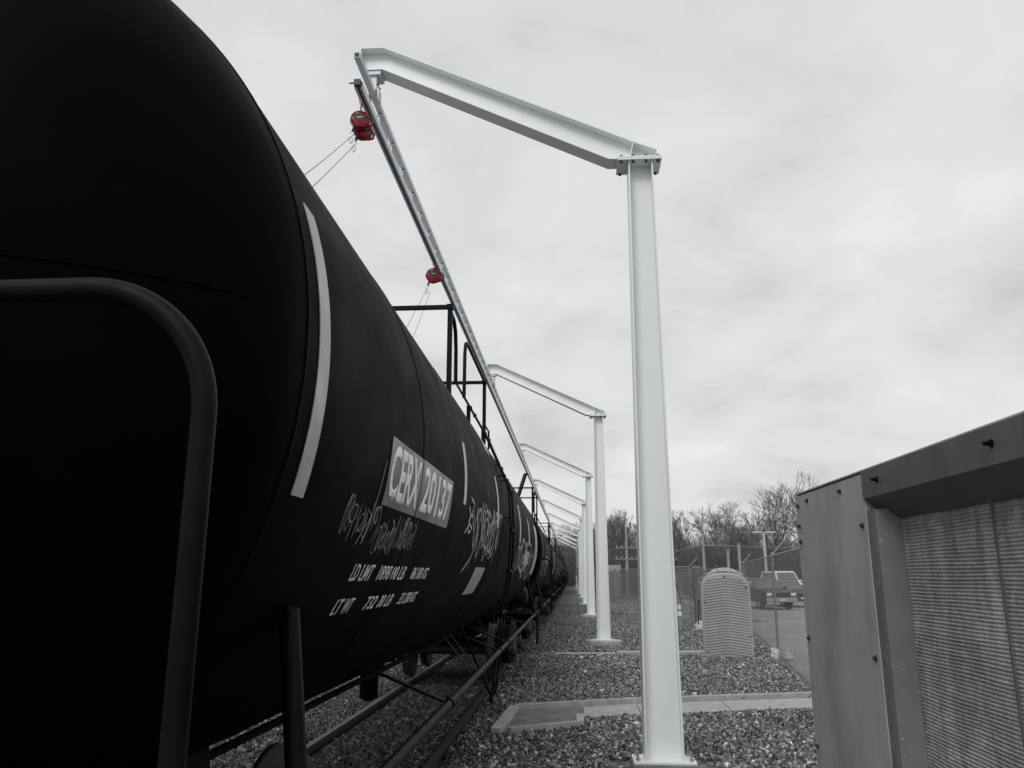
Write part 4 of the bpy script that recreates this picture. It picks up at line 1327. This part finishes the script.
def vehicle(name, loc, rz, paint, label, kind='pickup', L=5.3, Wd=1.95, Ht=1.86):
    t = thing(name, (0, 0, 0), label, 'vehicle', 'vehicles parked beyond the fence')
    hw = Wd / 2
    # x across, y forward = -y (front faces -Y)
    hood = Ht * .60; sill = .42; yF_ = -L / 2; yB = L / 2
    if kind == 'pickup':
        body = [(yF_ + .05, sill), (yF_, .62), (yF_ + .02, hood - .12), (yF_ + .12, hood - .03), (yF_ + 1.35, hood + .04), (yB - 1.9, hood + .06), (yB, hood + .02), (yB, sill)]
        cab = [(yF_ + 1.35, hood + .03), (yF_ + 2.0, Ht - .04), (yF_ + 2.3, Ht), (yB - 1.95, Ht - .02), (yB - 1.7, hood + .03)]
    else:
        body = [(yF_ + .05, sill), (yF_, .62), (yF_ + .02, hood - .15), (yF_ + .15, hood - .05), (yF_ + 1.2, hood + .04), (yB - .1, hood + .06), (yB, hood - .2), (yB, sill)]
        cab = [(yF_ + 1.2, hood + .03), (yF_ + 1.85, Ht - .05), (yF_ + 2.2, Ht), (yB - .5, Ht - .03), (yB - .12, hood + .03)]
    b = MB()

    def loft(poly, w0, w1, zlo, zhi):
        n = len(poly); vs = []
        for s in (-1, 1):
            for (y, z) in poly:
                k = (z - zlo) / (zhi - zlo); vs.append((s * (w0 + (w1 - w0) * k), y, z))
        fs = [tuple(range(n)), tuple(range(2 * n - 1, n - 1, -1))] + [(i, i + n, (i + 1) % n + n, (i + 1) % n) for i in range(n)]
        return vs, fs
    b.add(*loft(body, hw, hw - .05, sill, hood + .06)); b.build('body', paint, t)
    b = MB(); b.add(*loft(cab, hw - .06, hw - .24, hood, Ht)); cabo = b.build('cabin', paint, t)
    # windscreen
    (ya, za), (yb, zb) = cab[0], cab[1]
    b = MB()
    ws = []
    for (k, wdt) in ((.10, hw - .16), (.90, hw - .30)):
        y = ya + (yb - ya) * k - .012; z = za + (zb - za) * k + .012
        ws.append((y, z, wdt))
    b.add([(-ws[0][2], ws[0][0], ws[0][1]), (ws[0][2], ws[0][0], ws[0][1]), (ws[1][2], ws[1][0], ws[1][1]), (-ws[1][2], ws[1][0], ws[1][1])], [(0, 1, 2, 3)])
    b.build('windscreen', M['glass'], cabo)
    for s in (-1, 1):
        b = MB(); y0_, y1_ = cab[0][0] + .55, cab[3][0] - .1
        zlo, zhi = hood + .10, Ht - .12
        def xw(z): return s * (hw - .06 - .18 * (z - hood) / (Ht - hood) + .008)
        b.add([(xw(zlo), y0_ - .25, zlo), (xw(zlo), y1_, zlo), (xw(zhi), y1_ - .05, zhi), (xw(zhi), y0_ + .2, zhi)], [(0, 1, 2, 3)])
        b.build('side_window', M['glass'], cabo)
        b = MB(); b.box(s * (hw - .02), yF_ + 1.5, hood + .05, s * (hw + .2), yF_ + 1.62, hood + .24, .03); b.build('mirror', paint, t)
        b = MB(); b.box(s * (hw - .40), yF_ - .012, hood - .30, s * (hw - .07), yF_ + .05, hood - .13, .02); b.build('headlight', M['lens'], t)
        b = MB(); b.box(s * (hw - .42), yF_ - .03, .50, s * (hw - .20), yF_ + .02, .60, .02); b.build('fog_light', M['lens'], t)
        for yy in (yF_ + .95, yB - 1.0):
            b = MB(); b.lathe([(.2, -.11 * s), (.34, -.11 * s), (.38, -.08 * s), (.38, .08 * s), (.34, .11 * s), (.2, .11 * s)], 24, 'X', (s * (hw - .10), yy, .38)); w_ = b.build('wheel', M['tyre'], t)
            b = MB(); b.lathe([(.02, .09 * s), (.21, .07 * s), (.235, .105 * s)], 20, 'X', (s * (hw - .10), yy, .38)); b.build('rim', M['galv'], w_)
    b = MB(); b.box(-hw + .43, yF_ - .01, hood - .36, hw - .43, yF_ + .04, hood - .12, .02); b.build('grille', M['dark'], t)
    b = MB(); b.box(-hw + .02, yF_ - .07, .42, hw - .02, yF_ + .1, .68, .04); b.build('bumper', M['galv'] if kind == 'pickup' else paint, t)
    b = MB(); b.box(-.16, yF_ - .085, .50, .16, yF_ - .072, .60); b.build('number_plate', M['white_plain'], t)
    t.location = loc; t.rotation_euler = (0, 0, rz)
    return t


vehicle('parked_pickup', (11.6, 52.2, 0), radians(14), M['car_black'], 'black pickup facing the fence, nearest of the parked vehicles', 'pickup', 5.4, 2.0, 1.80)
vehicle('parked_van', (16.9, 68.0, 0), radians(8), M['car_white'], 'white high-roofed vehicle parked behind the black pickup, at the right', 'suv', 5.2, 2.0, 2.3)
vehicle('parked_suv', (10.6, 61, 0), radians(12), M['car_grey'], 'dark grey vehicle parked behind the black pickup, above the arched shelter', 'suv', 4.7, 1.9, 1.95)
vehicle('parked_pickup', (14.0, 55.8, 0), radians(12), M['car_black'], 'black vehicle half hidden behind the black pickup, by the enclosure edge', 'suv', 4.8, 1.9, 1.6)

# ------------------------------------------------------------------ poles, lamp, warehouse


def util_pole(x, y, h, arms, label):
    t = thing('utility_pole', (x, y, 0), label, 'utility pole', 'utility poles before the trees')
    b = MB(); b.tube([(x, y, 0), (x, y, h)], .16, 12, r2=.10); b.build('pole', M['pole'], t)
    for z in arms:
        b = MB(); b.box(x - 1.0, y - .18, z - .04, x + 1.0, y - .08, z + .04, .01); a_ = b.build('crossarm', M['pole'], t)
        for k in (-.9, -.45, .45, .9):
            b = MB(); b.lathe([(.03, .07), (.06, .11), (.03, .15), (.05, .20), (.001, .24)], 8, 'Z', (x + k, y - .12, z)); b.build('insulator', M['galv'], a_)
    return t


p1 = util_pole(11.9, 75, 6.75, (5.9, 4.6), 'grey wooden utility pole with crossarms right of the first column')
p2 = util_pole(5.0, 75, 6.1, (4.4, 3.4), 'thin utility pole between the first and second columns')
b = MB()
for (x0, z0), (x1, z1) in (((11.9, 4.65), (30, 5.0)), ((11.9, 4.65), (5.0, 4.45)), ((12.9, 5.95), (30, 6.3)), ((12.9, 4.65), (30, 5.2)), ((5, 3.45), (10.8, 4.6)), ((-3, 4.2), (5, 4.45))):
    b.tube([(x0 + (x1 - x0) * u, 75 - .12 + 0 * u, z0 + (z1 - z0) * u - .45 * sin(pi * u)) for u in np.linspace(0, 1, 12)], .012, 4)
tag(b.build('overhead_wires', M['pole']), 'thin overhead wires strung between the utility poles before the trees', 'wires')
lt = thing('parking_lamp', (16.2, 70, 0), 'pale double-armed lamp pole standing in the parking lot', 'lamp post')
b = MB(); b.tube([(16.2, 70, 0), (16.2, 70, 5.5)], .13, 12, r2=.10); b.build('pole', M['lamp'], lt)
for s in (-1, 1):
    b = MB(); b.box(16.2 + s * .1, 69.85, 5.42, 16.2 + s * .95, 70.15, 5.56, .03); b.build('lamp_head', M['lamp'], lt)
for (x, y, h, lab) in ((9.08, 45.2, 3.6, 'pale square sign post above the arched shelter, taller one'), (8.55, 45.6, 3.3, 'pale thin post left of the taller sign post above the shelter')):
    t = thing('sign_post', (x, y, 0), lab, 'post')
    b = MB(); b.box(x - .07, y - .07, 0, x + .07, y + .07, h, .01); b.build('post', M['pole'], t)
    b = MB(); b.box(x - .09, y - .09, h + .001, x + .09, y + .09, h + .05, .01); b.build('cap', M['pole'], t)
b = MB(); b.box(3.4, 78.0, 0, 4.6, 80, 2.9, .02); sh_ = b.build('small_shed', M['plastic']); tag(sh_, 'small pale shed in front of the bare trees beside the second column', 'shed')


# ------------------------------------------------------------------ bare trees


def tree_mesh(seed, H_, spread, trunk_h, depth=7, fine=True):
    rs = np.random.RandomState(seed)
    segs = []; trunk = []

    def grow(p, d, L, r, lev):
        if len(segs) > 16000: return
        nsub = 3 if lev < 3 else 2
        for k in range(nsub):
            nd = d + rs.normal(0, .05 + .012 * lev, 3) + np.array([0, 0, .035]); nd /= np.linalg.norm(nd)
            q = p + nd * L / nsub
            r2 = r * (.90 if k < nsub - 1 else .84)
            (trunk if lev <= 0 else segs).append((p, q, r, r2))
            p, d, r = q, nd, r2
            if lev >= 1 and lev < depth and rs.rand() < .75:
                side(p, d, L * rs.uniform(.45, .7), r * .55, lev + 2)
        if lev < depth:
            nb = 2 if rs.rand() < .6 else 3
            for _ in range(nb):
                side(p, d, L * rs.uniform(.68, .9), r * rs.uniform(.6, .78), lev + 1)

    def side(p, d, L, r, lev):
        if lev > depth: return
        ax = rs.normal(0, 1, 3); ax -= ax.dot(d) * d; ax /= np.linalg.norm(ax) + 1e-9
        ang = rs.uniform(.25, .75) * spread
        nd = d * cos(ang) + ax * sin(ang); nd[2] += .16; nd /= np.linalg.norm(nd)
        grow(p, nd, L, max(r, .009), lev)
    grow(np.zeros(3), np.array([0, 0, 1.0]), trunk_h, H_ * .022, 0)
    allp = np.array([s[1] for s in segs]); sc = H_ / allp[:, 2].max()

    def mk(ss, name, m):
        n = len(ss)
        P = np.array([s[0] for s in ss]) * sc; Q = np.array([s[1] for s in ss]) * sc
        ra = np.array([max(s[2] * sc, .013) for s in ss]); rb = np.array([max(s[3] * sc, .011) for s in ss])
        D = Q - P; D /= np.linalg.norm(D, axis=1)[:, None] + 1e-9
        up = np.where(np.abs(D[:, 2:3]) > .9, np.array([[1., 0, 0]]), np.array([[0, 0, 1.]]))
        A_ = np.cross(D, up); A_ /= np.linalg.norm(A_, axis=1)[:, None] + 1e-9; B_ = np.cross(D, A_)
        K = 3 if n > 200 else 8
        vs = []
        for (C_, rr) in ((P, ra), (Q, rb)):
            for j in range(K):
                w_ = 2 * pi * j / K
                vs.append(C_ + (A_ * cos(w_) + B_ * sin(w_)) * rr[:, None])
        V_ = np.stack(vs, 1)
        F_ = np.array([(j, (j + 1) % K, K + (j + 1) % K, K + j) for j in range(K)])
        faces = (F_[None] + (np.arange(n) * 2 * K)[:, None, None]).reshape(-1)
        me = bpy.data.meshes.new(name)
        me.vertices.add(n * 2 * K); me.vertices.foreach_set('co', V_.reshape(-1).astype(np.float32))
        me.loops.add(len(faces)); me.loops.foreach_set('vertex_index', faces.astype(np.int32))
        me.polygons.add(n * K); me.polygons.foreach_set('loop_start', (np.arange(n * K) * 4).astype(np.int32))
        me.update(calc_edges=True); me.materials.append(m)
        return me
    return mk(trunk, 'trunk', M['bark']), mk(segs, 'crown', M['twig'])


protos = [tree_mesh(1, 13, 1.0, 2.6), tree_mesh(2, 10, .9, 2.6), tree_mesh(3, 11, 1.15, 2.2), tree_mesh(4, 9.5, .6, 3.0), tree_mesh(5, 12, .85, 2.8), tree_mesh(6, 8.5, 1.0, 2.0)]
PH = [13, 10, 11, 9.5, 12, 8.5]


def tree(x, y, h, k, label, rz, wide=1.0):
    o = bpy.data.objects.new('bare_tree', None); COL.objects.link(o)
    o.location = (x, y, -.05); s = h / PH[k]; o.scale = (s * wide, s * wide, s); o.rotation_euler = (0, 0, rz)
    tag(o, label, 'tree', 'bare trees behind the yard')
    for me in protos[k]:
        c = bpy.data.objects.new(me.name.split('.')[0], me); COL.objects.link(c); c.parent = o


TR = [
    (24.0, 100, 13.0, 0, 'tallest broad-crowned bare tree left of the enclosure corner', 1.25),
    (34.0, 118, 17.3, 4, 'bare tree whose crown tip peeks over the enclosure corner', 1.0),
    (20.2, 104, 11.4, 2, 'bare tree with wide fan crown just left of the tallest one', 1.1),
    (16.0, 100, 10.2, 1, 'round-crowned bare tree behind the crossarmed utility pole', 1.2),
    (13.2, 97, 9.0, 5, 'bare tree touching the right edge of the first column', 1.1),
    (6.2, 98, 9.9, 3, 'slender upright bare tree between the first two columns', 1.0),
    (4.6, 94, 9.0, 3, 'narrow bare tree directly right of the second column', 1.0),
    (8.6, 102, 9.6, 4, 'bare tree showing just left of the first column', 1.0),
    (2.3, 175, 13.5, 1, 'distant bare tree seen between the far arms and columns', 1.3),
    (-2.5, 190, 14.0, 2, 'distant bare tree at the far end of the train', 1.3),
    (-7.0, 180, 12.5, 0, 'distant bare tree left of the last tank cars', 1.2),
    (5.5, 190, 15.0, 4, 'distant bare tree standing right behind the last columns', 1.1),
    (28.6, 97, 10.5, 5, 'low bushy bare tree under the tallest tree, at the enclosure edge', 1.1),
    (18.2, 96, 8.0, 5, 'short twiggy bare tree below the fan-crowned one', 1.1),
    (22.6, 95, 8.2, 1, 'short round bare tree behind the double-armed lamp', 1.0),
    (10.8, 96, 8.2, 3, 'slim bare tree hidden mostly behind the first column', 1.0),
    (0.2, 165, 9.5, 5, 'small distant bare tree under the far arms of the posts', 1.2),
]
for i, (x, y, h, k, lab, wd) in enumerate(TR):
    tree(x, y, h, k, lab, i * 1.7 + (.0 if i else .6), wd)


def thicket():
    rs = np.random.RandomState(9)
    b_p = []; b_q = []; rr = []
    zones = [(1, 48, 88, 112, 9000, 5.4), (-14, 14, 150, 200, 5000, 8.0), (-60, 1, 160, 210, 900, 6)]
    for (xa, xb, ya, yb, n, hm) in zones:
        for _ in range(n):
            x, y = rs.uniform(xa, xb), rs.uniform(ya, yb)
            
            h = hm * rs.uniform(.45, 1.15)
            p = np.array([x, y, 0.]); d = np.array([rs.normal(0, .12), rs.normal(0, .12), 1.])
            r = rs.uniform(.02, .045)
            for k in range(3):
                q = p + d * h / 3; b_p.append(p); b_q.append(q); rr.append(r * (1 - k * .28))
                for _2 in range(3):
                    dd = d * .6 + np.array([rs.normal(0, .45), rs.normal(0, .45), .1]); s = p + (q - p) * rs.rand()
                    b_p.append(s); b_q.append(s + dd * h * rs.uniform(.12, .3)); rr.append(r * .45)
                p = q; d = d + np.array([rs.normal(0, .15), rs.normal(0, .15), 0])
    P = np.array(b_p); Q = np.array(b_q); r = np.array(rr); n = len(P)
    D = Q - P; D /= np.linalg.norm(D, axis=1)[:, None]
    A_ = np.cross(D, np.array([[0.3, .9, 0.1]])); A_ /= np.linalg.norm(A_, axis=1)[:, None]; B_ = np.cross(D, A_)
    vs = []
    for (C_, k) in ((P, 1), (Q, .6)):
        for j in range(3):
            w_ = 2 * pi * j / 3; vs.append(C_ + (A_ * cos(w_) + B_ * sin(w_)) * (r * k)[:, None])
    V_ = np.stack(vs, 1)
    F_ = np.array([(0, 1, 4, 3), (1, 2, 5, 4), (2, 0, 3, 5)])
    faces = (F_[None] + (np.arange(n) * 6)[:, None, None]).reshape(-1)
    me = bpy.data.meshes.new('thicket')
    me.vertices.add(n * 6); me.vertices.foreach_set('co', V_.reshape(-1).astype(np.float32))
    me.loops.add(len(faces)); me.loops.foreach_set('vertex_index', faces.astype(np.int32))
    me.polygons.add(n * 3); me.polygons.foreach_set('loop_start', (np.arange(n * 3) * 4).astype(np.int32))
    me.update(calc_edges=True); me.materials.append(M['brush'])
    o = bpy.data.objects.new('thicket', me); COL.objects.link(o)
    tag(o, 'dense leafless brush and saplings filling the ground below the bare trees', 'brush', kind='stuff')


thicket()
